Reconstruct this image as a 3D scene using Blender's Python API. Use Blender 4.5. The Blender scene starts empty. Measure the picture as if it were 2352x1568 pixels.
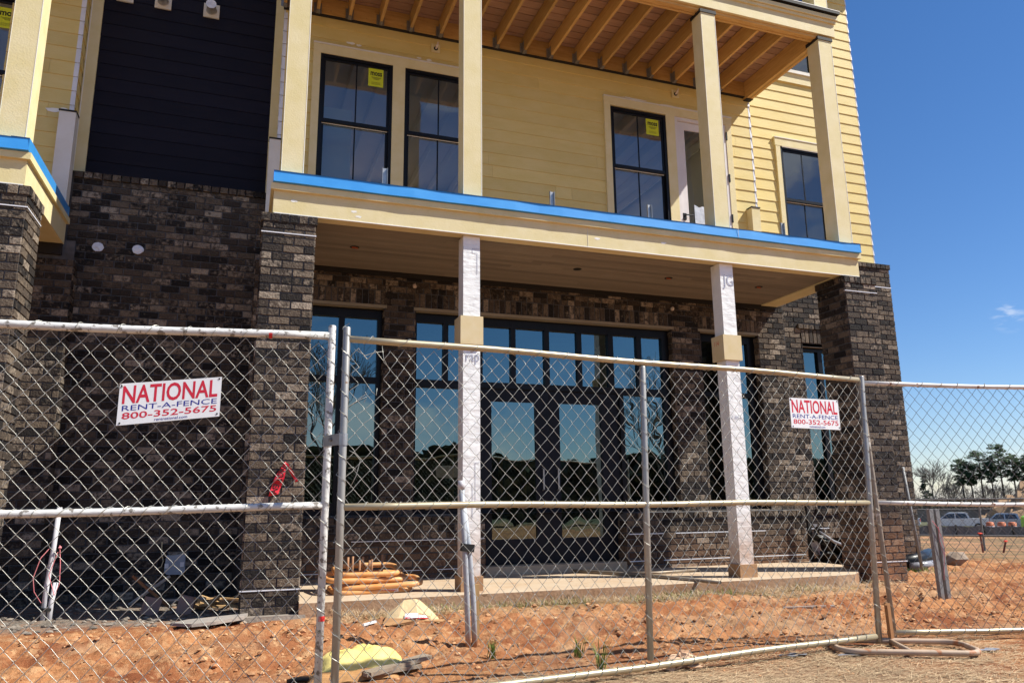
import bpy, math, random
import numpy as np
from mathutils import Vector, Matrix, noise
random.seed(11)
S = bpy.context.scene
COL = S.collection
V = Vector

# ------------------------------------------------------------------ camera
EYE = 1.0
FPX = 1743.2157 / 2352
YAW, PITCH, ROLL = [math.radians(a) for a in (19.568, 11.954, -0.62666)]
def cam_axes():
    cy, sy, cp, sp = math.cos(YAW), math.sin(YAW), math.cos(PITCH), math.sin(PITCH)
    f = V((sy * cp, cy * cp, sp)); r0 = V((cy, -sy, 0)); u0 = r0.cross(f)
    r = math.cos(ROLL) * r0 + math.sin(ROLL) * u0
    return r, r.cross(f), -f
cd = bpy.data.cameras.new("camera"); cam = bpy.data.objects.new("camera", cd); COL.objects.link(cam)
_r, _u, _b = cam_axes()
mw = Matrix((_r, _u, _b)).transposed().to_4x4(); mw.translation = (0, 0, EYE)
cam.matrix_world = mw
cd.sensor_width = 36; cd.lens = 36 * FPX; cd.clip_start = 0.05; cd.clip_end = 5000
S.camera = cam

# ------------------------------------------------------------------ light
SUN = V((0.79, -0.365, 1.0)).normalized()
S.view_settings.view_transform = 'Standard'; S.view_settings.look = 'None'
S.view_settings.gamma = 1.0; S.view_settings.exposure = 0.70
w = bpy.data.worlds.new("World"); S.world = w; w.use_nodes = True
nt = w.node_tree; bg = nt.nodes['Background']
sky = nt.nodes.new('ShaderNodeTexSky'); sky.sky_type = 'NISHITA'; sky.sun_disc = False
sky.sun_elevation = math.asin(SUN.z); sky.sun_rotation = math.atan2(SUN.x, SUN.y)
sky.air_density = 1.0; sky.dust_density = 0.05; sky.ozone_density = 4.0; sky.altitude = 200
tc = nt.nodes.new('ShaderNodeTexCoord')
def wn(t, **k):
    n = nt.nodes.new(t)
    for a, b in k.items(): setattr(n, a, b)
    return n
def wmath(op, a, b=None, c=None):
    n = wn('ShaderNodeMath', operation=op); n.use_clamp = False
    for i, q in enumerate((a, b, c)):
        if q is None: continue
        if isinstance(q, (int, float)): n.inputs[i].default_value = q
        else: nt.links.new(q, n.inputs[i])
    return n.outputs[0]
sep = wn('ShaderNodeSeparateXYZ'); nt.links.new(tc.outputs['Generated'], sep.inputs[0])
mp = wn('ShaderNodeMapping'); mp.inputs['Scale'].default_value = (2.2, 2.2, 6.0)
nt.links.new(tc.outputs['Generated'], mp.inputs[0])
nz = wn('ShaderNodeTexNoise'); nz.inputs['Scale'].default_value = 1.7; nz.inputs['Detail'].default_value = 9; nz.inputs['Roughness'].default_value = .58
nt.links.new(mp.outputs[0], nz.inputs['Vector'])
def wmap(x, a, b):
    n = wn('ShaderNodeMapRange', interpolation_type='SMOOTHSTEP'); n.inputs[1].default_value = a; n.inputs[2].default_value = b
    nt.links.new(x, n.inputs[0]); return n.outputs[0]
cl = wmath('MULTIPLY', wmap(nz.outputs[0], .50, .68), wmap(sep.outputs[1], .05, -.3))
# small wisp of cloud low in the sky to the right
dotn = wn('ShaderNodeVectorMath', operation='DISTANCE')
nt.links.new(tc.outputs['Generated'], dotn.inputs[0])
az, el = math.radians(53.5), math.radians(11.25)
dotn.inputs[1].default_value = (math.sin(az) * math.cos(el), math.cos(az) * math.cos(el), math.sin(el))
mp2 = wn('ShaderNodeMapping'); mp2.inputs['Scale'].default_value = (9, 9, 30); nt.links.new(tc.outputs['Generated'], mp2.inputs[0])
nz2 = wn('ShaderNodeTexNoise'); nz2.inputs['Scale'].default_value = 5; nz2.inputs['Detail'].default_value = 6; nt.links.new(mp2.outputs[0], nz2.inputs['Vector'])
wisp = wmath('MULTIPLY', wmap(dotn.outputs['Value'], .022, .003), wmap(nz2.outputs[0], .46, .68))
low = wmath('MULTIPLY', wmath('MULTIPLY', wmap(sep.outputs[2], .10, .02), wmap(nz.outputs[0], .40, .62)), .75)
tot = wmath('MAXIMUM', wmath('MAXIMUM', wmath('MULTIPLY', cl, .8), wmath('MULTIPLY', wisp, .4)), low)
mx = wn('ShaderNodeMix', data_type='RGBA'); nt.links.new(tot, mx.inputs[0]); hs = nt.nodes.new('ShaderNodeHueSaturation'); hs.inputs['Saturation'].default_value = 1.2; nt.links.new(sky.outputs[0], hs.inputs['Color']); tn = nt.nodes.new('ShaderNodeMix'); tn.data_type = 'RGBA'; tn.blend_type = 'MULTIPLY'; tn.inputs[0].default_value = 1; tn.inputs[7].default_value = (1.03, .99, 1.08, 1); nt.links.new(hs.outputs[0], tn.inputs[6]); nt.links.new(tn.outputs[2], mx.inputs[6])
mx.inputs[7].default_value = (8.2, 8.6, 9.2, 1)
nt.links.new(mx.outputs[2], bg.inputs[0]); bg.inputs[1].default_value = 0.074
sd = bpy.data.lights.new("sun", 'SUN'); sd.energy = 4.9; sd.angle = math.radians(0.53); sd.color = (1.0, .965, .87)
so = bpy.data.objects.new("sun", sd); COL.objects.link(so)
so.rotation_euler = (-SUN).to_track_quat('-Z', 'Y').to_euler(); so.location = SUN * 60

# ------------------------------------------------------------------ helpers
class MB:
    def __init__(s): s.v = []; s.f = []; s.a = []
    def face(s, pts, a=.5):
        i = len(s.v); s.v += [tuple(p) for p in pts]; s.f.append(tuple(range(i, i + len(pts)))); s.a.append(a)
    def box(s, x0, x1, y0, y1, z0, z1, a=.5):
        s.hexa([(x0, y0, z0), (x1, y0, z0), (x1, y1, z0), (x0, y1, z0), (x0, y0, z1), (x1, y0, z1), (x1, y1, z1), (x0, y1, z1)], a)
    def hexa(s, p, a=.5):
        i = len(s.v); s.v += [tuple(q) for q in p]
        for f in ((0, 3, 2, 1), (4, 5, 6, 7), (0, 1, 5, 4), (1, 2, 6, 5), (2, 3, 7, 6), (3, 0, 4, 7)):
            s.f.append(tuple(i + k for k in f)); s.a.append(a)
    def obox(s, c, size, rot, a=.5):
        c = V(c); R = rot.to_3x3() if isinstance(rot, Matrix) else rot
        h = V(size) / 2
        s.hexa([c + R @ V((sx * h.x, sy * h.y, sz * h.z)) for sx, sy, sz in
                ((-1, -1, -1), (1, -1, -1), (1, 1, -1), (-1, 1, -1), (-1, -1, 1), (1, -1, 1), (1, 1, 1), (-1, 1, 1))], a)
    def tube(s, pts, r, n=8, caps=True, a=.5, closed=False):
        pts = [V(p) for p in pts]; m = len(pts); rr = r if isinstance(r, (list, tuple)) else [r] * m
        base = len(s.v); up = None
        for k in range(m):
            if closed: t = pts[(k + 1) % m] - pts[k - 1]
            else: t = pts[min(k + 1, m - 1)] - pts[max(k - 1, 0)]
            t = t.normalized() if t.length > 1e-9 else V((0, 0, 1))
            if up is None:
                up = V((0, 0, 1)) if abs(t.z) < .9 else V((1, 0, 0))
            e1 = (up - t * up.dot(t)); e1 = e1.normalized() if e1.length > 1e-6 else t.orthogonal().normalized()
            up = e1; e2 = t.cross(e1)
            for j in range(n):
                an = 2 * math.pi * j / n
                s.v.append(tuple(pts[k] + (e1 * math.cos(an) + e2 * math.sin(an)) * rr[k]))
        for k in range(m if closed else m - 1):
            k2 = (k + 1) % m
            for j in range(n):
                j2 = (j + 1) % n
                s.f.append((base + k * n + j, base + k * n + j2, base + k2 * n + j2, base + k2 * n + j)); s.a.append(a)
        if caps and not closed:
            s.f.append(tuple(base + j for j in range(n))[::-1]); s.a.append(a)
            s.f.append(tuple(base + (m - 1) * n + j for j in range(n))); s.a.append(a)
    def grid(s, P, a=.5):
        n, m = len(P), len(P[0]); b = len(s.v)
        for row in P: s.v += [tuple(p) for p in row]
        for i in range(n - 1):
            for j in range(m - 1):
                s.f.append((b + i * m + j, b + i * m + j + 1, b + (i + 1) * m + j + 1, b + (i + 1) * m + j)); s.a.append(a)
    def blob(s, c, r, a=.5, jit=.25, sq=(1, 1, 1)):
        c = V(c); b = len(s.v)
        for q in ICO_V:
            k = r * (1 + random.uniform(-jit, jit)); s.v.append((c.x + q[0] * k * sq[0], c.y + q[1] * k * sq[1], c.z + q[2] * k * sq[2]))
        for f in ICO_F: s.f.append(tuple(b + i for i in f)); s.a.append(a)
g_ = (1 + 5 ** .5) / 2
ICO_V = [V(q).normalized() for q in ((-1, g_, 0), (1, g_, 0), (-1, -g_, 0), (1, -g_, 0), (0, -1, g_), (0, 1, g_), (0, -1, -g_), (0, 1, -g_), (g_, 0, -1), (g_, 0, 1), (-g_, 0, -1), (-g_, 0, 1))]
ICO_F = ((0, 11, 5), (0, 5, 1), (0, 1, 7), (0, 7, 10), (0, 10, 11), (1, 5, 9), (5, 11, 4), (11, 10, 2), (10, 7, 6), (7, 1, 8), (3, 9, 4), (3, 4, 2), (3, 2, 6), (3, 6, 8), (3, 8, 9), (4, 9, 5), (2, 4, 11), (6, 2, 10), (8, 6, 7), (9, 8, 1))

def mk(name, mb, mat, origin=(0, 0, 0), parent=None, smooth=False, label=None):
    me = bpy.data.meshes.new(name)
    o = V(origin)
    me.from_pydata([(p[0] - o.x, p[1] - o.y, p[2] - o.z) for p in mb.v], [], mb.f)
    at = me.attributes.new('a', 'FLOAT', 'FACE'); at.data.foreach_set('value', mb.a)
    if smooth: me.polygons.foreach_set('use_smooth', [True] * len(me.polygons))
    me.materials.append(mat)
    ob = bpy.data.objects.new(name, me); COL.objects.link(ob)
    if parent is None: ob.location = o
    else: ob.parent = parent
    if label: ob['label'] = label
    return ob
def split(mb, gap=.004):
    # group faces into pieces whose bounding boxes touch
    isl = {}; par = list(range(len(mb.f)))
    def fd(i):
        while par[i] != i: par[i] = par[par[i]]; i = par[i]
        return i
    own = {}
    for i, f in enumerate(mb.f):
        for v in f:
            if v in own: par[fd(i)] = fd(own[v])
            else: own[v] = i
    groups = {}
    for i in range(len(mb.f)): groups.setdefault(fd(i), []).append(i)
    gl = list(groups.values()); bb = []
    for g in gl:
        P = np.array([mb.v[v] for i in g for v in mb.f[i]]); bb.append((P.min(0) - gap, P.max(0) + gap))
    p2 = list(range(len(gl)))
    def f2(i):
        while p2[i] != i: p2[i] = p2[p2[i]]; i = p2[i]
        return i
    for i in range(len(gl)):
        for k in range(i):
            if np.all(bb[i][0] <= bb[k][1]) and np.all(bb[k][0] <= bb[i][1]): p2[f2(i)] = f2(k)
    out = {}
    for i, g in enumerate(gl): out.setdefault(f2(i), []).extend(g)
    res = []
    for g in out.values():
        m = MB()
        for i in sorted(g): m.face([mb.v[v] for v in mb.f[i]], mb.a[i])
        res.append(m)
    return res
class Thing:
    def __init__(s, name, label, cat, loc, group=None):
        s.o = V(loc); e = bpy.data.objects.new(name, None); e.empty_display_size = .1; COL.objects.link(e)
        e.location = s.o; e['label'] = label; e['category'] = cat
        if group: e['group'] = group
        s.e = e
    def part(s, name, mb, mat, smooth=False, parent=None, label=None):
        return mk(name, mb, mat, s.o, parent or s.e, smooth, label)
    def parts(s, name, mb, mat, smooth=False, parent=None):
        return [s.part(name, m, mat, smooth, parent) for m in split(mb)]
def single(name, mb, mat, loc, label, cat, group=None, smooth=False, kind=None):
    ob = mk(name, mb, mat, loc, None, smooth)
    if kind: ob['kind'] = kind
    ob['label'] = label
    if cat: ob['category'] = cat
    if group: ob['group'] = group
    return ob
def copy_tree(root, loc, label):
    r = root.copy(); COL.objects.link(r); r.location = loc; r['label'] = label
    for ch in root.children:
        c = ch.copy(); COL.objects.link(c); c.parent = r
        for g in ch.children:
            d = g.copy(); COL.objects.link(d); d.parent = c
    return r

# ------------------------------------------------------------------ materials
def M(name, col, col2=None, rough=.7, metal=0., nscale=4., lo=.35, hi=.65, bump=0., bscale=40., stretch=(1, 1, 1), attr=0.,
      spec=.3, stain=None, detail=6., bump_stretch=None, spots=None, coat=0.):
    m = bpy.data.materials.new(name); m.use_nodes = True; t = m.node_tree; N = t.nodes; L = t.links
    b = N['Principled BSDF']; b.inputs['Roughness'].default_value = rough; b.inputs['Metallic'].default_value = metal
    b.inputs['Specular IOR Level'].default_value = spec
    if coat: b.inputs['Coat Weight'].default_value = coat
    tcn = N.new('ShaderNodeTexCoord'); mpn = N.new('ShaderNodeMapping'); mpn.inputs['Scale'].default_value = stretch
    L.new(tcn.outputs['Object'], mpn.inputs[0])
    c = None
    def mix(fac, A, B, blend='MIX'):
        n = N.new('ShaderNodeMix'); n.data_type = 'RGBA'; n.blend_type = blend
        for i, q in ((0, fac), (6, A), (7, B)):
            if isinstance(q, tuple): n.inputs[i].default_value = (*q, 1)
            elif isinstance(q, (int, float)): n.inputs[i].default_value = q
            else: L.new(q, n.inputs[i])
        return n.outputs[2]
    def mr(x, a, bb, c0=0., c1=1.):
        n = N.new('ShaderNodeMapRange'); n.inputs[1].default_value = a; n.inputs[2].default_value = bb; n.inputs[3].default_value = c0; n.inputs[4].default_value = c1
        L.new(x, n.inputs[0]); return n.outputs[0]
    if col2 is None: col2 = tuple(x * .88 for x in col)
    nz = N.new('ShaderNodeTexNoise'); nz.inputs['Scale'].default_value = nscale; nz.inputs['Detail'].default_value = detail; nz.inputs['Roughness'].default_value = .6
    L.new(mpn.outputs[0], nz.inputs['Vector'])
    c = mix(mr(nz.outputs[0], lo, hi), col, col2)
    if spots:
        n3 = N.new('ShaderNodeTexNoise'); n3.inputs['Scale'].default_value = spots[1]; n3.inputs['Detail'].default_value = 4; n3.inputs['Roughness'].default_value = .6; L.new(tcn.outputs['Object'], n3.inputs['Vector'])
        c = mix(mr(n3.outputs[0], spots[2], spots[2] + .05), c, spots[0])
    if attr:
        an = N.new('ShaderNodeAttribute'); an.attribute_name = 'a'
        v = mr(an.outputs['Fac'], 0, 1, 1 - attr, 1 + attr)
        cb = N.new('ShaderNodeCombineColor'); [L.new(v, cb.inputs[i]) for i in range(3)]
        c = mix(1.0, c, cb.outputs[0], 'MULTIPLY')
    if stain:
        g = N.new('ShaderNodeNewGeometry'); sp = N.new('ShaderNodeSeparateXYZ'); L.new(g.outputs['Position'], sp.inputs[0])
        n2 = N.new('ShaderNodeTexNoise'); n2.inputs['Scale'].default_value = 6; n2.inputs['Detail'].default_value = 5; L.new(g.outputs['Position'], n2.inputs['Vector'])
        ma = N.new('ShaderNodeMath'); ma.operation = 'MULTIPLY'; L.new(mr(sp.outputs[2], stain[2], stain[1], 0, 1), ma.inputs[0]); L.new(mr(n2.outputs[0], .3, .6, .35, 1), ma.inputs[1])
        c = mix(ma.outputs[0], c, stain[0])
    L.new(c, b.inputs['Base Color'])
    if bump:
        nb = N.new('ShaderNodeTexNoise'); nb.inputs['Scale'].default_value = bscale; nb.inputs['Detail'].default_value = 5
        if bump_stretch:
            m2 = N.new('ShaderNodeMapping'); m2.inputs['Scale'].default_value = bump_stretch; L.new(tcn.outputs['Object'], m2.inputs[0]); L.new(m2.outputs[0], nb.inputs['Vector'])
        else: L.new(mpn.outputs[0], nb.inputs['Vector'])
        bp = N.new('ShaderNodeBump'); bp.inputs['Strength'].default_value = min(bump, 1.); bp.inputs['Distance'].default_value = .01 * max(bump, 1.)
        L.new(nb.outputs[0], bp.inputs['Height']); L.new(bp.outputs[0], b.inputs['Normal'])
    return m

CLAY = (.50, .24, .12)
def brick_mat(name, stain=None):
    m = bpy.data.materials.new(name); m.use_nodes = True; t = m.node_tree; N = t.nodes; L = t.links
    b = N['Principled BSDF']; b.inputs['Roughness'].default_value = .85; b.inputs['Specular IOR Level'].default_value = .25
    an = N.new('ShaderNodeAttribute'); an.attribute_name = 'a'
    g = N.new('ShaderNodeNewGeometry')
    def ramp(x, st):
        r = N.new('ShaderNodeValToRGB'); e = r.color_ramp.elements
        e[0].position, e[0].color = st[0][0], (*st[0][1], 1); e[1].position, e[1].color = st[-1][0], (*st[-1][1], 1)
        for p, c in st[1:-1]:
            q = e.new(p); q.color = (*c, 1)
        L.new(x, r.inputs[0]); return r.outputs[0]
    def mth(op, a, bb=0., clamp=False):
        n = N.new('ShaderNodeMath'); n.operation = op; n.use_clamp = clamp
        for i, q in enumerate((a, bb)):
            if isinstance(q, (int, float)): n.inputs[i].default_value = q
            else: L.new(q, n.inputs[i])
        return n.outputs[0]
    base = ramp(an.outputs['Fac'], [(0, (.014, .012, .012)), (.35, (.028, .022, .019)), (.65, (.050, .038, .030)), (.88, (.076, .057, .044)), (1, (.10, .077, .058))])
    n1 = N.new('ShaderNodeTexNoise'); n1.inputs['Scale'].default_value = 24; n1.inputs['Detail'].default_value = 5; n1.inputs['Roughness'].default_value = .65
    # offset the blotches per brick so that they never run across a joint
    cmb = N.new('ShaderNodeCombineXYZ'); k = mth('MULTIPLY', an.outputs['Fac'], 917.)
    L.new(k, cmb.inputs[0]); L.new(mth('MULTIPLY', an.outputs['Fac'], 331.), cmb.inputs[2])
    va = N.new('ShaderNodeVectorMath'); va.operation = 'ADD'; L.new(g.outputs['Position'], va.inputs[0]); L.new(cmb.outputs[0], va.inputs[1])
    L.new(va.outputs[0], n1.inputs['Vector'])
    thr = mth('MULTIPLY', mth('FRACT', mth('MULTIPLY', an.outputs['Fac'], 37.3)), .36)
    f = mth('MULTIPLY', mth('SUBTRACT', mth('ADD', n1.outputs[0], thr), .635), 4.5, True)
    mixn = N.new('ShaderNodeMix'); mixn.data_type = 'RGBA'; L.new(f, mixn.inputs[0]); L.new(base, mixn.inputs[6])
    L.new(ramp(mth('FRACT', mth('MULTIPLY', an.outputs['Fac'], 11.7)), [(0, (.10, .075, .055)), (.55, (.18, .138, .10)), (1, (.36, .295, .23))]), mixn.inputs[7])
    n2 = N.new('ShaderNodeTexNoise'); n2.inputs['Scale'].default_value = 90; n2.inputs['Detail'].default_value = 3; L.new(g.outputs['Position'], n2.inputs['Vector'])
    mm = N.new('ShaderNodeMapRange'); mm.inputs[1].default_value = .3; mm.inputs[2].default_value = .7; mm.inputs[3].default_value = .72; mm.inputs[4].default_value = 1.22; L.new(n2.outputs[0], mm.inputs[0])
    cc = N.new('ShaderNodeCombineColor'); [L.new(mm.outputs[0], cc.inputs[i]) for i in range(3)]
    mu = N.new('ShaderNodeMix'); mu.data_type = 'RGBA'; mu.blend_type = 'MULTIPLY'; mu.inputs[0].default_value = 1; L.new(mixn.outputs[2], mu.inputs[6]); L.new(cc.outputs[0], mu.inputs[7])
    out = mu.outputs[2]
    if stain:
        sp = N.new('ShaderNodeSeparateXYZ'); L.new(g.outputs['Position'], sp.inputs[0])
        mr = N.new('ShaderNodeMapRange'); mr.inputs[1].default_value = stain[0]; mr.inputs[2].default_value = stain[1]; L.new(sp.outputs[2], mr.inputs[0])
        n3 = N.new('ShaderNodeTexNoise'); n3.inputs['Scale'].default_value = 3; L.new(g.outputs['Position'], n3.inputs['Vector'])
        ff = mth('MULTIPLY', mth('MULTIPLY', mr.outputs[0], stain[2]), mth('MULTIPLY', n3.outputs[0], 1.6, True), True)
        m3 = N.new('ShaderNodeMix'); m3.data_type = 'RGBA'; L.new(ff, m3.inputs[0]); L.new(out, m3.inputs[6]); m3.inputs[7].default_value = (.34, .165, .085, 1); out = m3.outputs[2]
    L.new(out, b.inputs['Base Color'])
    nb = N.new('ShaderNodeTexNoise'); nb.inputs['Scale'].default_value = 55; nb.inputs['Detail'].default_value = 5; L.new(va.outputs[0], nb.inputs['Vector'])
    bp = N.new('ShaderNodeBump'); bp.inputs['Strength'].default_value = .9; bp.inputs['Distance'].default_value = .012; L.new(nb.outputs[0], bp.inputs['Height']); L.new(bp.outputs[0], b.inputs['Normal'])
    return m

def glass_mat(name, refl, tint, fac):
    m = bpy.data.materials.new(name); m.use_nodes = True; t = m.node_tree; N = t.nodes; L = t.links
    N.remove(N['Principled BSDF']); out = N['Material Output']
    tr = N.new('ShaderNodeBsdfTransparent'); tr.inputs[0].default_value = (*tint, 1)
    gl = N.new('ShaderNodeBsdfGlossy'); gl.inputs[0].default_value = (*refl, 1); gl.inputs['Roughness'].default_value = .0
    lw = N.new('ShaderNodeLayerWeight'); lw.inputs[0].default_value = .5
    mr = N.new('ShaderNodeMapRange'); mr.inputs[1].default_value = 0; mr.inputs[2].default_value = 1; mr.inputs[3].default_value = fac; mr.inputs[4].default_value = 1.; L.new(lw.outputs['Fresnel'], mr.inputs[0])
    ms = N.new('ShaderNodeMixShader'); L.new(mr.outputs[0], ms.inputs[0]); L.new(tr.outputs[0], ms.inputs[1]); L.new(gl.outputs[0], ms.inputs[2])
    # the panes wave very slightly
    tcn = N.new('ShaderNodeTexCoord'); nb = N.new('ShaderNodeTexNoise'); nb.inputs['Scale'].default_value = 2.2; nb.inputs['Detail'].default_value = 1; L.new(tcn.outputs['Object'], nb.inputs['Vector'])
    bp = N.new('ShaderNodeBump'); bp.inputs['Strength'].default_value = .25; bp.inputs['Distance'].default_value = .01; L.new(nb.outputs[0], bp.inputs['Height']); L.new(bp.outputs[0], gl.inputs['Normal'])
    L.new(ms.outputs[0], out.inputs[0]); return m

MAT = dict(
    brick=brick_mat('brick'), brick_clay=brick_mat('brick_clay_stained', (.9, -.1, 1.1)), brick_low=brick_mat('brick_low', (.7, -.2, .7)),
    mortar=M('mortar', (.065, .067, .075), (.12, .12, .128), rough=.9, nscale=9, bump=.5, bscale=120),
    siding=M('siding_yellow', (.66, .515, .19), (.70, .56, .24), rough=.62, nscale=2.5, bump=.25, bscale=14, bump_stretch=(1, 1, 14), attr=.05, stretch=(1, 1, 3), spec=.25),
    trim=M('trim_cream', (.69, .585, .31), (.74, .64, .39), rough=.65, nscale=5, bump=.2, bscale=60, spec=.25),
    primed=M('primed_board', (.66, .62, .54), (.74, .71, .66), rough=.6, nscale=3, bump=.1),
    dark=M('siding_dark', (.0095, .0085, .0165), (.012, .0105, .019), rough=.5, nscale=3, stretch=(1, 1, 6), bump=.3, bscale=20, bump_stretch=(1, 1, 10), attr=.15, spec=.12),
    white=M('white_metal_corner', (.66, .68, .74), (.74, .75, .80), rough=.45, nscale=7),
    caulk=M('caulk', (.80, .78, .72), (.86, .84, .80), rough=.6),
    pine=M('pine_lumber', (.60, .385, .145), (.50, .295, .095), rough=.62, nscale=3.2, stretch=(12, 1.2, 12), bump=.25, bscale=10, bump_stretch=(14, 1.2, 14), attr=.22, spots=((.12, .05, .02), 7., .76)),
    pinex=M('pine_lumber_long', (.60, .385, .145), (.48, .28, .09), rough=.62, nscale=3.2, stretch=(1.2, 12, 12), bump=.25, bscale=10, bump_stretch=(1.2, 14, 14), attr=.2, spots=((.10, .045, .02), 9., .74)),
    deckb=M('deck_board', (.44, .27, .175), (.36, .215, .135), rough=.6, nscale=3, stretch=(1.5, 14, 10), attr=.18, bump=.2, bscale=12, bump_stretch=(1, 14, 10)),
    soffit=M('soffit_plank', (.27, .225, .175), (.225, .185, .14), rough=.6, nscale=3.5, stretch=(1.1, 16, 8), attr=.16, bump=.15, bscale=10, bump_stretch=(1, 14, 10), spots=((.12, .08, .05), 6., .77)),
    blue=M('blue_film', (.045, .29, .72), (.06, .33, .76), rough=.33, nscale=3, stretch=(1, 8, 2), bump=.12, bscale=6, spec=.6, coat=.3),
    black=M('black_frame', (.006, .0065, .009), (.008, .0085, .011), rough=.38, spec=.22),
    gasket=M('black_flashing', (.02, .018, .018), rough=.7),
    interior=M('drywall', (.80, .80, .77), (.76, .76, .74), rough=.9, nscale=2),
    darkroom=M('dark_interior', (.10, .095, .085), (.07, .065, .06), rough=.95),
    stud=M('stud_wood', (.45, .29, .13), (.36, .22, .10), rough=.8, stretch=(8, 8, 1)),
    steel=M('galvanised', (.46, .46, .46), (.36, .37, .38), rough=.42, metal=.75, nscale=14, bump=.1),
    hanger=M('joist_hanger', (.33, .33, .33), (.24, .24, .25), rough=.5, metal=.6, nscale=30),
    lintel=M('lintel_primed', (.26, .22, .155), (.31, .27, .20), rough=.7),
    concrete=M('slab_concrete', (.50, .40, .29), (.44, .31, .20), rough=.9, nscale=2.5, lo=.3, hi=.7, bump=.35, bscale=60, spots=((.36, .20, .11), 9., .64)),
    footing=M('footing', (.30, .26, .22), (.23, .19, .155), rough=.95, bump=.6, bscale=30),
    wrap=M('house_wrap', (.82, .83, .82), (.88, .88, .87), rough=.42, nscale=8, bump=1.0, bscale=6, bump_stretch=(1.4, 1.4, 3.2), stain=((.46, .25, .13), .15, .95), spec=.5),
    sleeve=M('sleeve_board', (.66, .53, .29), (.70, .58, .36), rough=.65, nscale=6),
    basebox=M('post_base', (.42, .255, .14), (.36, .20, .10), rough=.8, nscale=5, bump=.3),
)
MAT['glass_up'] = glass_mat('glass_upper', (.46, .50, .54), (.90, .94, .88), .16)
MAT['glass_low'] = glass_mat('glass_lower', (.34, .46, .46), (.42, .52, .44), .42)

# ------------------------------------------------------------------ building pieces
CO, BL = .08128, .2032
def front(Y): return lambda u, w, z: (u, Y - w, z)
def right_of(X): return lambda u, w, z: (X + w, u, z)
def left_of(X): return lambda u, w, z: (X - w, u, z)
def brickbox(mb, mp, u0, u1, z0, z1, pr=.011, ins=.0035, soft=True):
    a = random.random() ** 1.15
    pr = pr + random.uniform(-.0015, .002)
    j = lambda: random.uniform(0, .0025)
    b = [mp(u0, 0, z0), mp(u1, 0, z0), mp(u1, 0, z1), mp(u0, 0, z1)]
    f = [mp(u0 + ins * .4 + j(), pr, z0 + ins * .4 + j()), mp(u1 - ins * .4 - j(), pr, z0 + ins * .4 + j()), mp(u1 - ins * .4 - j(), pr, z1 - ins * .4 - j()), mp(u0 + ins * .4 + j(), pr, z1 - ins * .4 - j())]
    i = len(mb.v); mb.v += b + f
    for q in ((4, 5, 6, 7), (0, 1, 5, 4), (1, 2, 6, 5), (2, 3, 7, 6), (3, 0, 4, 7)):
        mb.f.append(tuple(i + k for k in q)); mb.a.append(a)
def bricks(mb, mp, u0, u1, z0, z1, ops=(), shift=0., zref=.03, uref=None):
    uref = u0 if uref is None else uref
    r = math.floor((z0 - zref) / CO + 1e-6)
    while zref + r * CO < z1 - .01:
        a = max(zref + r * CO, z0); b = min(zref + (r + 1) * CO - .0115, z1)
        if b - a > .015:
            off = shift + (.5 if r % 2 else 0.)
            k = math.floor((u0 - uref) / BL + off) - 1
            while True:
                s0 = uref + (k - off) * BL; s1 = s0 + BL - .0115; k += 1
                if s0 >= u1 - .005: break
                s0 = max(s0, u0); s1 = min(s1, u1)
                if s1 - s0 < .02: continue
                segs = [(s0, s1, a, b)]
                for (ox0, ox1, oz0, oz1) in ops:
                    new = []
                    for (p, q, c, d) in segs:
                        if q <= ox0 or p >= ox1 or d <= oz0 or c >= oz1: new.append((p, q, c, d)); continue
                        if p < ox0: new.append((p, ox0, c, d))
                        if q > ox1: new.append((ox1, q, c, d))
                        if c < oz0: new.append((max(p, ox0), min(q, ox1), c, oz0))
                        if d > oz1: new.append((max(p, ox0), min(q, ox1), oz1, d))
                    segs = new
                for (p, q, c, d) in segs:
                    if q - p > .012 and d - c > .012: brickbox(mb, mp, p, q, c, d)
        r += 1
def stack_row(mb, mp, u0, u1, z0, z1, pitch, pr=.008):
    n = max(1, round((u1 - u0) / pitch)); p = (u1 - u0) / n
    for k in range(n): brickbox(mb, mp, u0 + k * p + .0055, u0 + (k + 1) * p - .0055, z0, z1, pr)
def rect_holes(mb, mp, u0, u1, z0, z1, ops, w=0.):
    us = sorted({u0, u1, *[min(max(o[i], u0), u1) for o in ops for i in (0, 1)]}); zs = sorted({z0, z1, *[min(max(o[i], z0), z1) for o in ops for i in (2, 3)]})
    for i in range(len(us) - 1):
        for k in range(len(zs) - 1):
            cu, cz = (us[i] + us[i + 1]) / 2, (zs[k] + zs[k + 1]) / 2
            if any(o[0] < cu < o[1] and o[2] < cz < o[3] for o in ops): continue
            mb.face([mp(us[i], w, zs[k]), mp(us[i + 1], w, zs[k]), mp(us[i + 1], w, zs[k + 1]), mp(us[i], w, zs[k + 1])])
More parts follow.
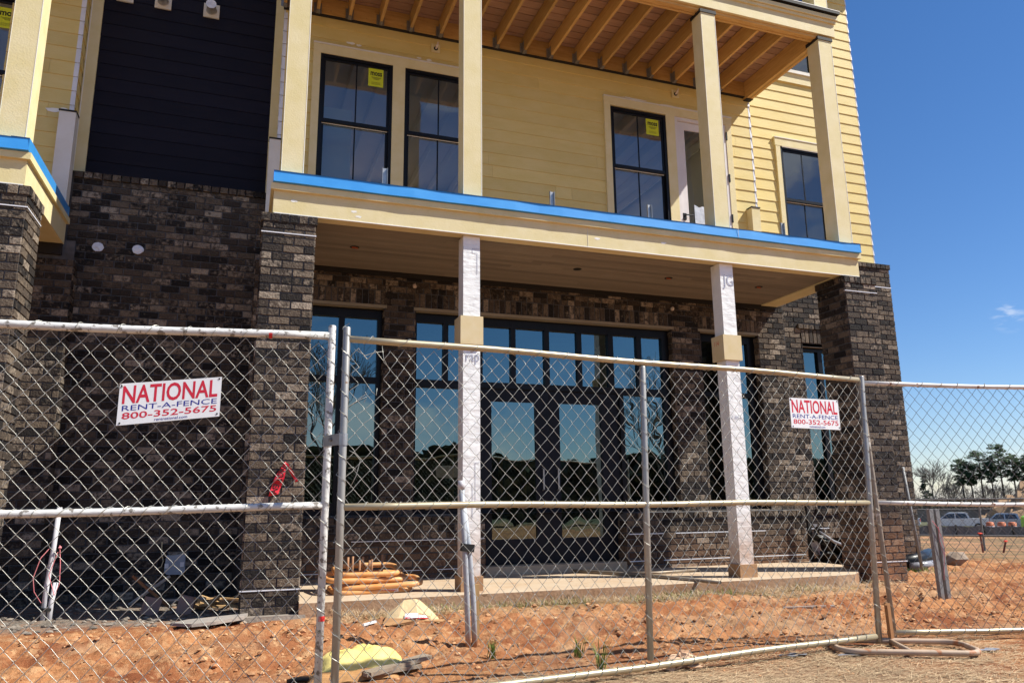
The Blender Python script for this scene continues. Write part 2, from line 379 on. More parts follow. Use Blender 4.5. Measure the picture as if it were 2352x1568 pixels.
def siding(mb, mp, u0, u1, z0, z1, ops=(), e=.1817, zref=4.27, t=.011, joints=True):
    r = math.floor((z0 - zref) / e + 1e-6)
    while zref + r * e < z1 - .005:
        c0 = zref + r * e; c1 = c0 + e; a0 = max(c0, z0); a1 = min(c1, z1)
        zz = sorted({a0, a1, *[o[i] for o in ops for i in (2, 3) if a0 < o[i] < a1]})
        brk = sorted([u0, u1] + ([random.uniform(u0, u1) for _ in range(int((u1 - u0) / 3.2))] if joints else []))
        for bi in range(len(brk) - 1):
            av = random.random()
            for k in range(len(zz) - 1):
                za, zb = zz[k], zz[k + 1]
                wa = .004 + t * (1 - (za - c0) / e); wb = .004 + t * (1 - (zb - c0) / e)
                seg = [(brk[bi] + (.0012 if bi else 0), brk[bi + 1] - (.0012 if bi < len(brk) - 2 else 0))]
                for o in ops:
                    if o[2] < (za + zb) / 2 < o[3]:
                        ns = []
                        for p, q in seg:
                            if q <= o[0] or p >= o[1]: ns.append((p, q)); continue
                            if p < o[0]: ns.append((p, o[0]))
                            if q > o[1]: ns.append((o[1], q))
                        seg = ns
                for p, q in seg:
                    if q - p < .004: continue
                    mb.face([mp(p, wa, za), mp(q, wa, za), mp(q, wb, zb), mp(p, wb, zb)], av)
                    if k == 0:
                        mb.face([mp(p, 0, za), mp(q, 0, za), mp(q, wa, za), mp(p, wa, za)], av)
                    mb.face([mp(p, 0, za), mp(p, wa, za), mp(p, wb, zb), mp(p, 0, zb)], av)
                    mb.face([mp(q, 0, za), mp(q, 0, zb), mp(q, wb, zb), mp(q, wa, za)], av)
        r += 1

B = Thing('apartment_building', 'unfinished apartment block with dark brick base and yellow lap siding behind the fence', 'building', (3.8, 9.2, 0))
# --- brick walls
WA = (.57, 1.586, .87, 3.385); WB = (1.974, 5.69, .87, 3.385); DR = (2.855, 4.88, .1, 3.385); WC = (6.155, 7.16, .87, 3.385); WD = (8.09, 8.96, .86, 3.31)
fullops = [(o[0], o[1], o[2], 3.69) for o in (WA, WB, DR, WC)]
def brick_part(name, fn, mat='brick', label=None):
    mb = MB(); mo = MB(); fn(mb, mo)
    p = B.part(name, mb, MAT[mat], label=label); B.part('mortar', mo, MAT['mortar'], parent=p); return p
def porch_wall(mb, mo):
    f = front(9.2)
    bricks(mb, f, 0.03, 7.65, .1, 3.87, fullops)
    rect_holes(mo, f, 0.03, 7.65, .05, 3.9, [WA, WB, DR, WC])
    for o in (WA, (WB[0], WB[1], 0, 3.385), WC):
        stack_row(mb, f, o[0] - .1, o[1] + .1, 3.435, 3.61, .0765) if o is not WB else None
        stack_row(mb, f, o[0] - .1, o[1] + .1, 3.62, 3.69, .1)
    # reveals of the openings and the left end of the wall
    for o in (WA, WB, WC):
        for X, mpf in ((o[1], left_of(o[1])), (o[0], right_of(o[0]))):
            mo.face([mpf(9.2, 0, .87), mpf(9.42, 0, .87), mpf(9.42, 0, 3.385), mpf(9.2, 0, 3.385)])
            bricks(mb, mpf, 9.2, 9.30, .87, 3.385)
        mo.face([(o[0], 9.2, .87), (o[1], 9.2, .87), (o[1], 9.42, .87), (o[0], 9.42, .87)])
    mo.face([(0.03, 9.2, 0), (0.03, 9.5, 0), (0.03, 9.5, 3.9), (0.03, 9.2, 3.9)]); bricks(mb, left_of(0.03), 9.2, 9.4, 0, 3.87)
    mo.face([(7.65, 9.2, 0), (7.65, 9.5, 0), (7.65, 9.5, 4.3), (7.65, 9.2, 4.3)]); bricks(mb, right_of(7.65), 9.2, 9.35, 0, 3.87)
    bricks(mb, f, 7.36, 7.65, 3.87, 4.25); rect_holes(mo, f, 7.30, 7.65, 3.9, 4.3, [])
brick_part('porch_brick_wall', porch_wall)
def dark_wall(mb, mo):
    f = front(9.4)
    bricks(mb, f, -2.01, .152, 0, 4.72); rect_holes(mo, f, -2.05, .16, 0, 4.8, [])
    stack_row(mb, front(9.39), -2.01, .155, 4.725, 4.80, .098, .03)
    mo.face([(-2.05, 9.36, 4.795), (.16, 9.36, 4.795), (.16, 9.5, 4.795), (-2.05, 9.5, 4.795)])
brick_part('recessed_brick_wall', dark_wall)
def lwall(mb, mo):
    f = front(9.2)
    bricks(mb, f, -6, -1.88, 0, 3.69); rect_holes(mo, f, -6, -1.88, 0, 3.9, [])
    bricks(mb, right_of(-1.88), 9.2, 9.4, 0, 3.69); mo.face([(-1.88, 9.2, 0), (-1.88, 9.4, 0), (-1.88, 9.4, 3.7), (-1.88, 9.2, 3.7)])
    mo.face([(-6, 9.2, 3.7), (-1.88, 9.2, 3.7), (-1.88, 9.4, 3.7), (-6, 9.4, 3.7)])
brick_part('left_porch_brick_wall', lwall)
def rwall(mb, mo):
    f = front(9.35); ops = [(WD[0], WD[1], WD[2], 3.67)]
    bricks(mb, f, 7.66, 10.0, -.1, 4.71, ops); rect_holes(mo, f, 7.60, 10.0, -.3, 4.8, [WD])
    stack_row(mb, f, WD[0] - .02, WD[1] + .02, 3.37, 3.57, .0765, .02)
    stack_row(mb, f, WD[0] - .08, WD[1] + .08, 3.585, 3.66, .1, .045)
    stack_row(mb, front(9.345), 7.45, 10.01, 4.72, 4.80, .1, .03)
    bricks(mb, right_of(10.0), 9.35, 13.8, -.1, 4.71); mo.face([(10, 9.35, -.3), (10, 14, -.3), (10, 14, 4.8), (10, 9.35, 4.8)])
    stack_row(mb, right_of(10.0), 9.33, 13.8, 4.72, 4.80, .1, .03)
    mo.face([(7.4, 9.32, 4.797), (10.03, 9.32, 4.797), (10.03, 14, 4.797), (7.4, 14, 4.797)])
    for X, mpf in ((WD[0], right_of(WD[0])), (WD[1], left_of(WD[1]))):
        mo.face([mpf(9.35, 0, .86), mpf(9.5, 0, .86), mpf(9.5, 0, 3.31), mpf(9.35, 0, 3.31)])
    stack_row(mb, front(9.345), WD[0] - .05, WD[1] + .05, .78, .86, .1, .035)
brick_part('corner_brick_wall', rwall, 'brick_low')
def sillwall(mb, mo, spans):
    for a, b in spans:
        f = front(9.1)
        bricks(mb, f, a, b, .1, .765, uref=.45); rect_holes(mo, f, a, b, .05, .85, [])
        stack_row(mb, front(9.095), a - .01, b + .01, .775, .85, .0765, .03)
        mo.hexa([(a, 9.07, .835), (b, 9.07, .835), (b, 9.3, .855), (a, 9.3, .855), (a, 9.07, .845), (b, 9.07, .845), (b, 9.3, .868), (a, 9.3, .868)])
        for mpf in (left_of(a), right_of(b)):
            bricks(mb, mpf, 9.1, 9.36, .1, .765); mo.face([mpf(9.1, 0, .05), mpf(9.36, 0, .05), mpf(9.36, 0, .84), mpf(9.1, 0, .84)])
for sp_ in ((.45, 2.855), (4.80, 7.62)): brick_part('window_sill_wall', lambda a, b, sp_=sp_: sillwall(a, b, (sp_,)), 'brick_low')
mb = MB(); rect_holes(mb, front(9.1), 4.82, 7.07, .572, .584, [], .012); rect_holes(mb, front(9.1), 4.82, 7.60, .232, .244, [], .012)
rect_holes(mb, front(9.1), .50, 2.85, .572, .580, [], .012); rect_holes(mb, front(9.1), .50, 2.85, .232, .240, [], .012)
rect_holes(mb, front(9.35), 7.85, 8.50, .572, .584, [], .012)
rect_holes(mb, front(9.35), 9.55, 10.0, 4.395, 4.41, [], .016)
for q in mb.f[:]: pass
B.parts('weep_flashing', mb, MAT['white'])
for (x0, lab, mt, nm) in ((.07, 'dark brick pier at the left end of the right porch', 'brick', 'brick_pier'), (-2.453, 'dark brick pier at the left edge of the view', 'brick', 'brick_pier'), (7.255, 'clay stained dark brick pier at the building corner', 'brick_clay', 'brick_pier')):
    mb = MB(); mo = MB(); x1 = x0 + .498; y0, y1 = 7.5, 7.998
    bricks(mb, front(y0), x0 - .0, x1 + .0, -.1, 3.745, uref=x0); bricks(mb, left_of(x0), y0, y1, -.1, 3.745, shift=.5, uref=y0); bricks(mb, right_of(x1), y0, y1, -.1, 3.745, shift=.5, uref=y0)
    bricks(mb, lambda u, w, z: (u, y1 + w, z), x0, x1, -.1, 3.745, uref=x0)
    mo.box(x0, x1, y0, y1, -.3, 3.75)
    stack_row(mb, front(y0 - .004), x0 - .02, x1 + .02, 3.752, 3.838, .09, .018)
    stack_row(mb, right_of(x1 + .004), y0 - .02, y1 + .02, 3.752, 3.838, .09, .018)
    stack_row(mb, left_of(x0 - .004), y0 - .02, y1 + .02, 3.752, 3.838, .09, .018)
    mo.box(x0 - .012, x1 + .012, y0 - .012, y1 + .012, 3.75, 3.834)
    p = B.part(nm, mb, MAT[mt], label=lab); B.part('mortar', mo, MAT['mortar'], parent=p)
    fl = MB()
    for z in (3.632, .243):
        if z < 1 and x0 < -1: continue
        fl.box(x0 - .014, x1 + .016, y0 - .016, y0 + .01, z, z + .010); fl.box(x1 + .004, x1 + .016, y0, y1, z, z + .010)
    B.parts('weep_flashing', fl, MAT['white'], parent=p)
    if x0 == .07:
        ft = MB(); ft.hexa([(x0 - .02, 7.38, -.1), (x1 + .07, 7.38, -.1), (x1 + .07, 8.05, -.1), (x0 - .02, 8.05, -.1), (x0 - .01, 7.40, .035), (x1 + .06, 7.40, .035), (x1 + .06, 8.03, .035), (x0 - .01, 8.03, .035)])
        B.part('footing', ft, MAT['footing'], parent=p)

# --- slab
mb = MB(); P = []
def slab_pt(x, y, z): return (x, y, z)
outline = [(.57, 7.40), (2.2, 7.405), (4.0, 7.395), (5.6, 7.40), (6.62, 7.40), (6.90, 7.45), (7.12, 7.60), (7.26, 7.80), (7.62, 8.2), (7.66, 9.36), (.57, 9.36)]
top = [(x, y, .13) for x, y in outline]; ins = [(x, y + (.012 if y < 7.7 else 0), .142) for x, y in outline]
mb.face(ins); me_ = MB()
n = len(outline)
for i in range(n):
    j = (i + 1) % n
    mb.face([top[i], top[j], ins[j], ins[i]]); me_.face([(*outline[i], -.2), (*outline[j], -.2), top[j], top[i]])
sl = B.part('porch_slab', mb, MAT['concrete']); B.part('slab_edge', me_, M('slab_edge', (.40, .26, .165), (.30, .17, .095), rough=.95, nscale=3, bump=.8, bscale=25, spots=((.20, .12, .07), 13., .62)), parent=sl)
mb = MB(); mb.box(2.858, 4.798, 9.12, 9.38, .14, .235); B.part('door_threshold', mb, MAT['concrete'])

# --- upper walls (siding)
U1 = (.673, 2.74, 4.80, 6.765); U3 = (4.86, 5.80, 4.80, 6.745); UD = (5.95, 6.87, 4.28, 6.76); U4 = (8.063, 8.97, 4.87, 6.69); U5 = (8.063, 8.97, 8.13, 9.97)
mb = MB(); siding(mb, front(9.25), .21, 7.37, 4.27, 7.31, [U1, U3, UD]); rect_holes(mb, front(9.262), .21, 7.39, 3.9, 13.2, [U1, U3, UD])
siding(mb, front(9.25), .21, 7.37, 7.60, 13.2, []); siding(mb, left_of(.205), 9.25, 9.5, 4.27, 13.2, zref=4.27); B.part('yellow_siding', mb, MAT['siding'])
mb = MB(); siding(mb, front(9.45), 7.40, 9.81, 4.80, 10.4, [U4, U5], zref=4.80); rect_holes(mb, front(9.462), 7.36, 9.82, 4.7, 13.2, [U4, U5]); rect_holes(mb, right_of(7.372), 9.255, 9.46, 3.9, 13, [])
siding(mb, right_of(9.815), 9.47, 14, 4.80, 10.4, zref=4.80); B.part('yellow_siding', mb, MAT['siding'])
LW = (-3.75, -2.80, 4.80, 6.765)
mb = MB(); siding(mb, front(9.25), -6, -2.085, 4.27, 7.31, [LW]); rect_holes(mb, front(9.262), -6, -2.06, 3.9, 13.2, [LW]); siding(mb, right_of(-2.075), 9.25, 9.5, 4.27, 7.8)
rect_holes(mb, right_of(-2.08), 9.26, 9.5, 3.9, 13, []); B.part('yellow_siding', mb, MAT['siding'])
mb = MB(); siding(mb, front(9.5), -1.925, .09, 4.80, 13.2, zref=4.82, e=.1815, t=.008); rect_holes(mb, front(9.51), -2.08, .21, 3, 13.2, [])
B.part('dark_siding', mb, MAT['dark'])
mb = MB(); mb.box(-2.06, -1.925, 9.465, 9.51, 4.8, 13.2); mb.box(.09, .21, 9.465, 9.51, 4.8, 13.2); B.parts('corner_trim', mb, MAT['trim'])
mb = MB(); mb.box(-2.048, -2.040, 9.456, 9.464, 4.8, 13.2); mb.box(.196, .202, 9.456, 9.464, 5.45, 7.32); B.parts('caulk_line', mb, MAT['caulk'])
# zigzag metal corners
def corners(mb, mpf, mps, z0, z1, zref, e, wf, wsd):
    z = zref + math.floor((z0 - zref) / e) * e
    while z < z1:
        a, b = max(z, z0), min(z + e, z1)
        for mp, wd in ((mpf, wf), (mps, wsd)):
            mb.face([mp(0, .017, a), mp(wd, .017, a), mp(wd, .006, b), mp(0, .006, b)])
            mb.face([mp(0, 0, a), mp(wd, 0, a), mp(wd, .017, a), mp(0, .017, a)])
            mb.face([mp(wd, 0, a), mp(wd, .017, a), mp(wd, .006, b), mp(wd, 0, b)])
        z += e
mb = MB()
corners(mb, lambda u, w, z: (-2.055 - u, 9.25 - w, z), lambda u, w, z: (-2.072 + w, 9.236 + u, z), 5.42, 7.31, 4.27, .1817, .05, .012)
corners(mb, lambda u, w, z: (.19 + u, 9.25 - w, z), lambda u, w, z: (.205 - w, 9.236 + u, z), 5.45, 7.31, 4.27, .1817, .045, .03)
corners(mb, lambda u, w, z: (7.385 - u, 9.25 - w, z), lambda u, w, z: (7.37 + w, 9.236 + u, z), 5.42, 7.30, 4.27, .1817, .035, .02)
corners(mb, lambda u, w, z: (9.830 - u, 9.45 - w, z), lambda u, w, z: (9.815 + w, 9.436 + u, z), 4.80, 10.4, 4.80, .1817, .022, .04)
B.parts('metal_corner', mb, MAT['white'])
for (a, b, y0, z1) in ((-2.174, -2.005, 9.12, 5.42), (.10, .235, 9.16, 5.455), (7.175, 7.325, 9.12, 5.41)):
    mb = MB(); mb.box(a, b, y0, 9.27, 4.27, z1 - .02); p = B.part('rail_post_block', mb, MAT['primed'] if a < 1 else MAT['trim'])
    mb = MB(); mb.box(a - .006, b + .006, y0 - .008, 9.27, z1 - .02, z1); B.part('block_cap', mb, MAT['gasket'], parent=p)

# --- windows of the upper floor
def panel_frame(mb, x0, x1, z0, z1, w, y0, y1):
    mb.box(x0, x0 + w, y0, y1, z0, z1); mb.box(x1 - w, x1, y0, y1, z0, z1)
    mb.box(x0 + w, x1 - w, y0, y1, z0, z0 + w); mb.box(x0 + w, x1 - w, y0, y1, z1 - w, z1)
def text_mesh(s, off=0., space=1.):
    c = bpy.data.curves.new('t', 'FONT'); c.body = s; c.offset = off; c.space_character = space; c.resolution_u = 3
    o = bpy.data.objects.new('t', c); COL.objects.link(o)
    bpy.context.view_layer.update()
    me = bpy.data.meshes.new_from_object(o.evaluated_get(bpy.context.evaluated_depsgraph_get()))
    vs = [v.co.copy() for v in me.vertices]; fs = [tuple(p.vertices) for p in me.polygons]
    bpy.data.objects.remove(o); bpy.data.curves.remove(c); bpy.data.meshes.remove(me)
    return vs, fs
def put_text(mb, s, mp, u0, u1, z0, z1, w=.001, off=0.):
    vs, fs = text_mesh(s, off); xs = [v.x for v in vs]; ys = [v.y for v in vs]
    a, b, c, d = min(xs), max(xs), min(ys), max(ys); i = len(mb.v)
    mb.v += [tuple(mp(u0 + (v.x - a) / (b - a) * (u1 - u0), w, z0 + (v.y - c) / (d - c) * (z1 - z0))) for v in vs]
    for f in fs: mb.f.append(tuple(i + k for k in f)); mb.a.append(.5)
MAT['sticker'] = M('sticker_yellow', (.62, .66, .02), (.58, .62, .03), rough=.5)
MAT['ink'] = M('ink_black', (.012, .012, .012), rough=.6)
def dh_window(x0, x1, z0, z1, Y, rail, sticker=None, label=None, silver=False):
    mb = MB(); panel_frame(mb, x0, x1, z0, z1, .042, Y, Y + .09)
    # upper sash sits in front of the lower one
    panel_frame(mb, x0 + .042, x1 - .042, rail, z1 - .042, .028, Y + .02, Y + .05); panel_frame(mb, x0 + .042, x1 - .042, z0 + .042, rail + .02, .032, Y + .052, Y + .085)
    mb.box(x0 + .042, x1 - .042, Y + .01, Y + .05, rail - .012, rail + .034)
    f = B.part('window', mb, MAT['black'], label=label)
    g = MB(); g.face([(x0 + .05, Y + .035, rail), (x1 - .05, Y + .035, rail), (x1 - .05, Y + .035, z1 - .05), (x0 + .05, Y + .035, z1 - .05)]); B.part('pane', g, MAT['glass_up'], parent=f)
    g = MB(); g.face([(x0 + .05, Y + .068, z0 + .05), (x1 - .05, Y + .068, z0 + .05), (x1 - .05, Y + .068, rail), (x0 + .05, Y + .068, rail)]); B.part('pane', g, MAT['glass_up'], parent=f)
    m = MB(); c = (x0 + x1) / 2; m.box(c - .009, c + .009, Y + .030, Y + .040, rail + .03, z1 - .06); m.box(c - .009, c + .009, Y + .062, Y + .074, z0 + .06, rail - .01); B.part('muntin', m, MAT['black'], parent=f)
    m = MB(); m.box(x0 + .05, x1 - .05, Y + .045, Y + .053, rail - .022, rail - .013)
    if silver: m.box(x0 + .04, x1 - .01, Y - .012, Y - .001, z1 - .012, z1 + .015)
    B.part('metal_edge', m, MAT['caulk'], parent=f)
    if sticker:
        a, b, c0, d = sticker; m = MB(); m.box(a, b, Y + .031, Y + .0325, c0, d); st = B.part('sticker', m, MAT['sticker'], parent=f)
        t = MB(); mp = front(Y + .031); wd = b - a; h = d - c0
        put_text(t, 'moss', mp, a + .14 * wd, b - .10 * wd, c0 + .60 * h, c0 + .82 * h, .001, .03)
        for k, (p, q) in enumerate(((.2, .85), (.25, .8), (.35, .7))): t.box(a + p * wd, a + q * wd, Y + .0302, Y + .0308, c0 + (.50 - .05 * k) * h, c0 + (.52 - .05 * k) * h)
        for k in range(3): t.box(a + .22 * wd, a + .8 * wd, Y + .0302, Y + .0308, c0 + (.12 + .055 * k) * h, c0 + (.132 + .055 * k) * h)
        B.part('lettering', t, MAT['ink'], parent=f)
    return f
dh_window(.673, 1.621, 4.80, 6.765, 9.22, 5.825, (1.30, 1.50, 6.43, 6.69), 'left porch window with the yellow sticker')
dh_window(1.786, 2.734, 4.80, 6.765, 9.22, 5.825, label='porch window half behind the second column')
dh_window(4.86, 5.80, 4.80, 6.745, 9.22, 5.80, (5.475, 5.69, 6.40, 6.66), 'porch window left of the balcony door')
dh_window(8.063, 8.97, 4.87, 6.69, 9.42, 5.76, label='window in the sunlit siding', silver=True)
dh_window(8.063, 8.97, 8.13, 9.97, 9.42, 9.05, label='upper window above the balcony roof corner')
dh_window(-3.75, -2.66, 4.80, 6.765, 9.22, 5.81, (-2.95, -2.70, 6.38, 6.64), 'window at the far left edge')
mb = MB()
for (x0, x1, zt, xs) in ((.579, 2.83, 6.89, [(.579, .673), (1.621, 1.786), (2.734, 2.83)]), (4.759, 5.96, 6.885, [(4.759, 4.86), (5.80, 5.952)])):
    mb.box(x0, x1, 9.205, 9.262, zt - .125, zt)
    for a, b in xs: mb.box(a, b, 9.207, 9.262, 4.27, zt - .125)
mb.box(5.96, 6.985, 9.203, 9.262, 6.762, 6.885); mb.box(6.87, 6.973, 9.207, 9.262, 4.27, 6.762)
mb.box(7.961, 9.08, 9.405, 9.462, 6.69, 6.825); mb.box(7.975, 8.063, 9.408, 9.462, 4.8, 6.69); mb.box(8.97, 9.07, 9.408, 9.462, 4.8, 6.69)
mb.box(7.975, 8.063, 9.408, 9.462, 8.13, 9.97); mb.box(8.97, 9.07, 9.408, 9.462, 8.13, 9.97); mb.box(7.97, 9.08, 9.41, 9.462, 7.90, 8.07)
mb.box(-3.9, -2.56, 9.205, 9.262, 6.765, 6.89); mb.box(-2.66, -2.56, 9.207, 9.262, 4.27, 6.765)
B.parts('window_trim', mb, MAT['trim'])
mb = MB(); mb.box(.575, 2.84, 9.195, 9.25, 6.892, 6.912); mb.box(4.755, 5.96, 9.197, 9.25, 6.887, 6.905); mb.box(5.95, 6.99, 9.195, 9.25, 6.887, 6.91); mb.box(7.955, 9.09, 9.395, 9.45, 6.827, 6.843); mb.box(8.0, 9.1, 9.38, 9.45, 8.072, 8.128)
B.parts('head_flashing', mb, MAT['primed'])
# smears of white filler on the siding
mb = MB()
random.seed(5)
def smear(mb, cx, cz, Y, w, h):
    pts = [(cx + math.cos(a) * w * random.uniform(.5, 1), Y, cz + math.sin(a) * h * random.uniform(.45, 1)) for a in np.linspace(0, 2 * math.pi, 12)[:-1]]
    mb.face(pts)
for cx, cz, Y, ww, h in ((1.05, 6.99, 9.2325, .07, .022), (1.16, 6.98, 9.2325, .05, .02), (1.98, 6.96, 9.2325, .05, .015), (2.12, 6.955, 9.2325, .06, .018), (5.3, 6.94, 9.233, .30, .014), (5.85, 6.93, 9.233, .2, .012), (-2.26, 5.45, 9.2325, .10, .035), (-2.16, 5.47, 9.2325, .06, .03), (7.30, 5.45, 9.2325, .05, .02)): smear(mb, cx, cz, Y, ww, h)
B.parts('filler_smear', mb, MAT['caulk'])
# balcony door
mb = MB(); panel_frame(mb, 5.952, 6.87, 4.28, 6.758, .05, 9.215, 9.30); mb.box(6.0, 6.135, 9.25, 9.29, 4.33, 6.70); mb.box(6.70, 6.82, 9.25, 9.29, 4.33, 6.70); mb.box(6.135, 6.70, 9.25, 9.29, 6.58, 6.70); mb.box(6.135, 6.70, 9.25, 9.29, 4.33, 4.62)
MAT['door'] = M('door_white', (.66, .61, .60), (.70, .66, .65), rough=.5)
d = B.part('balcony_door', mb, MAT['door'], label='white glazed balcony door')
g = MB(); g.face([(6.135, 9.27, 4.62), (6.70, 9.27, 4.62), (6.70, 9.27, 6.58), (6.135, 9.27, 6.58)]); B.part('pane', g, MAT['glass_up'], parent=d)
h = MB(); h.box(6.015, 6.075, 9.225, 9.25, 5.10, 5.20); h.tube([(6.045, 9.22, 5.16), (6.05, 9.19, 5.165), (6.18, 9.19, 5.165)], .011, 6); B.part('door_handle', h, MAT['black'], parent=d)
h = MB()
for z in (6.50, 5.80, 5.14): h.box(6.862, 6.886, 9.197, 9.212, z, z + .13)
B.parts('hinge', h, MAT['black'], parent=d)
paper = MB(); P = [[(6.25 + .40 * i / 6 + random.uniform(-.01, .01), 9.263 - .002 * random.random(), 4.7 + 1.05 * k / 8 + random.uniform(-.02, .02)) for i in range(7)] for k in range(6)]
paper.grid(P); MAT['film'] = M('film', (.62, .66, .72), (.52, .56, .62), rough=.3, bump=1, bscale=14); B.part('protective_film', paper, MAT['film'], parent=d)

# --- interiors
mb = MB()
for x0, x1 in ((.3, 7.3), (7.45, 9.7), (-6, -2.2)):
    mb.face([(x0, 9.5, 4.28), (x1, 9.5, 4.28), (x1, 13.88, 4.28), (x0, 13.88, 4.28)]); mb.face([(x0, 9.5, 7.1), (x1, 9.5, 7.1), (x1, 13.88, 7.1), (x0, 13.88, 7.1)])
    for x in (x0, x1): mb.face([(x, 9.5, 4.2), (x, 13.88, 4.2), (x, 13.88, 7.2), (x, 9.5, 7.2)])
for k in range(18): mb.box(.35 + .4 * k, .39 + .4 * k, 9.5, 13.8, 6.93, 7.09)
mb.box(.3, 1.16, 9.75, 9.80, 4.28, 6.30); mb.box(3.6, 3.7, 9.5, 13.8, 4.28, 7.1)
mb.face([(7.45, 9.5, 10.2), (9.7, 9.5, 10.2), (9.7, 13.88, 10.2), (7.45, 13.88, 10.2)])
B.parts('room_interior', mb, MAT['interior'])
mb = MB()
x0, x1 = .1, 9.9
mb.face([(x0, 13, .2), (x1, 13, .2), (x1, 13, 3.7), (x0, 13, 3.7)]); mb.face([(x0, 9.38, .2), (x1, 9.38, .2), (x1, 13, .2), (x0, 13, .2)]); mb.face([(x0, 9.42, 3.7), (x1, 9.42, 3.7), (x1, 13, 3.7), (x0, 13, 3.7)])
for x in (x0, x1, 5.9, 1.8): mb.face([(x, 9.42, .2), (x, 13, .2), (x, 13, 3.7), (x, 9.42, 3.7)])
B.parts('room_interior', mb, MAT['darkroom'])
mb = MB()
for x in (3.1, 3.5, 3.9, 4.3, 4.7): mb.box(x, x + .04, 11.6, 11.7, .2, 3.6)
for x in (6.3, 6.7): mb.box(x, x + .04, 10.5, 10.6, .2, 3.6)
B.parts('stud', mb, MAT['stud'])

# --- storefront glazing at ground level
def pane(parent, x0, x1, z0, z1, Y, mat='glass_low'):
    g = MB(); g.face([(x0, Y, z0), (x1, Y, z0), (x1, Y, z1), (x0, Y, z1)]); B.part('pane', g, MAT[mat], parent=parent)
def store(frame_name, x0, x1, z0, z1, Y, cols, rows, label, skip=()):
    """cols: list of (a,b) glass spans; rows: list of (c,d) glass heights"""
    mb = MB(); us = [x0] + [q for c in cols for q in c] + [x1]
    for k in range(0, len(us), 2): mb.box(us[k], us[k + 1], Y, Y + .09, z0, z1)
    zs = [z0] + [q for r in rows for q in r] + [z1]
    for (a, b) in cols:
        for k in range(0, len(zs), 2): mb.box(a, b, Y + .002, Y + .088, zs[k], zs[k + 1])
    f = B.part(frame_name, mb, MAT['black'], label=label)
    for c in cols:
        for r in rows: pane(f, c[0] - .005, c[1] + .005, r[0] - .005, r[1] + .005, Y + .04)
    return f
YG = 9.30
store('storefront_window', WA[0], WA[1], .87, 3.385, YG, [(.66, 1.045), (1.113, 1.52)], [(1.01, 2.455), (2.53, 3.27)], 'tall black framed window behind the left pier')
store('transom_window', WB[0] + .0, WB[1], 2.455, 3.385, YG, [(2.02, 2.37), (2.434, 2.83), (2.898, 3.29), (3.357, 3.77), (3.84, 4.251), (4.319, 4.723), (4.802, 5.171), (5.245, 5.574)], [(2.53, 3.27)], 'row of eight small black framed panes above the doors')
store('storefront_window', WB[0], 2.868, .87, 2.455, YG, [(2.02, 2.82)], [(1.015, 2.43)], 'big single pane left of the double door')
store('storefront_window', 4.868, WB[1], .87, 2.455, YG, [(4.93, 5.574)], [(1.0, 2.43)], 'single pane right of the double door')
store('storefront_window', WC[0], WC[1], .87, 3.385, YG, [(6.24, 6.58), (6.67, 7.03)], [(1.0, 2.46), (2.53, 3.27)], 'black framed window right of the brick strip')
store('storefront_window', WD[0], WD[1], .86, 3.31, 9.43, [(8.13, 8.44), (8.52, 8.91)], [(.95, 3.25)], 'narrow black framed window beside the corner pier')
for (x0, x1, g0, g1, hx) in ((2.87, 3.83, 3.027, 3.636, 3.72), (3.834, 4.866, 3.982, 4.593, 3.93)):
    mb = MB(); Y = 9.34
    mb.box(x0, g0, Y, Y + .05, .245, 2.455); mb.box(g1, x1, Y, Y + .05, .245, 2.455); mb.box(g0, g1, Y, Y + .05, .245, .544); mb.box(g0, g1, Y, Y + .05, 2.29, 2.455)
    MAT.setdefault('doorblack', M('door_black', (.007, .009, .015), (.009, .011, .017), rough=.45, spec=.2))
    dd = B.part('entry_door', mb, MAT['doorblack'], label='left leaf of the black double door' if x0 < 3 else 'right leaf of the black double door')
    pane(dd, g0, g1, .544, 2.29, Y + .025)
    h = MB(); h.tube([(hx, Y - .005, 1.15), (hx, Y - .05, 1.16), (hx, Y - .05, 1.42), (hx, Y - .005, 1.43)], .011, 6); B.part('door_handle', h, MAT['steel'], parent=dd)
mb = MB()
for x0, x1 in ((WA[0] - .02, 1.61), (WB[0] - .02, 5.72), (6.12, 7.18)): mb.box(x0, x1, 9.186, 9.30, 3.39, 3.428)
mb.box(WD[0] - .01, WD[1], 9.35, 9.43, 3.315, 3.36); B.parts('lintel', mb, MAT['lintel'])

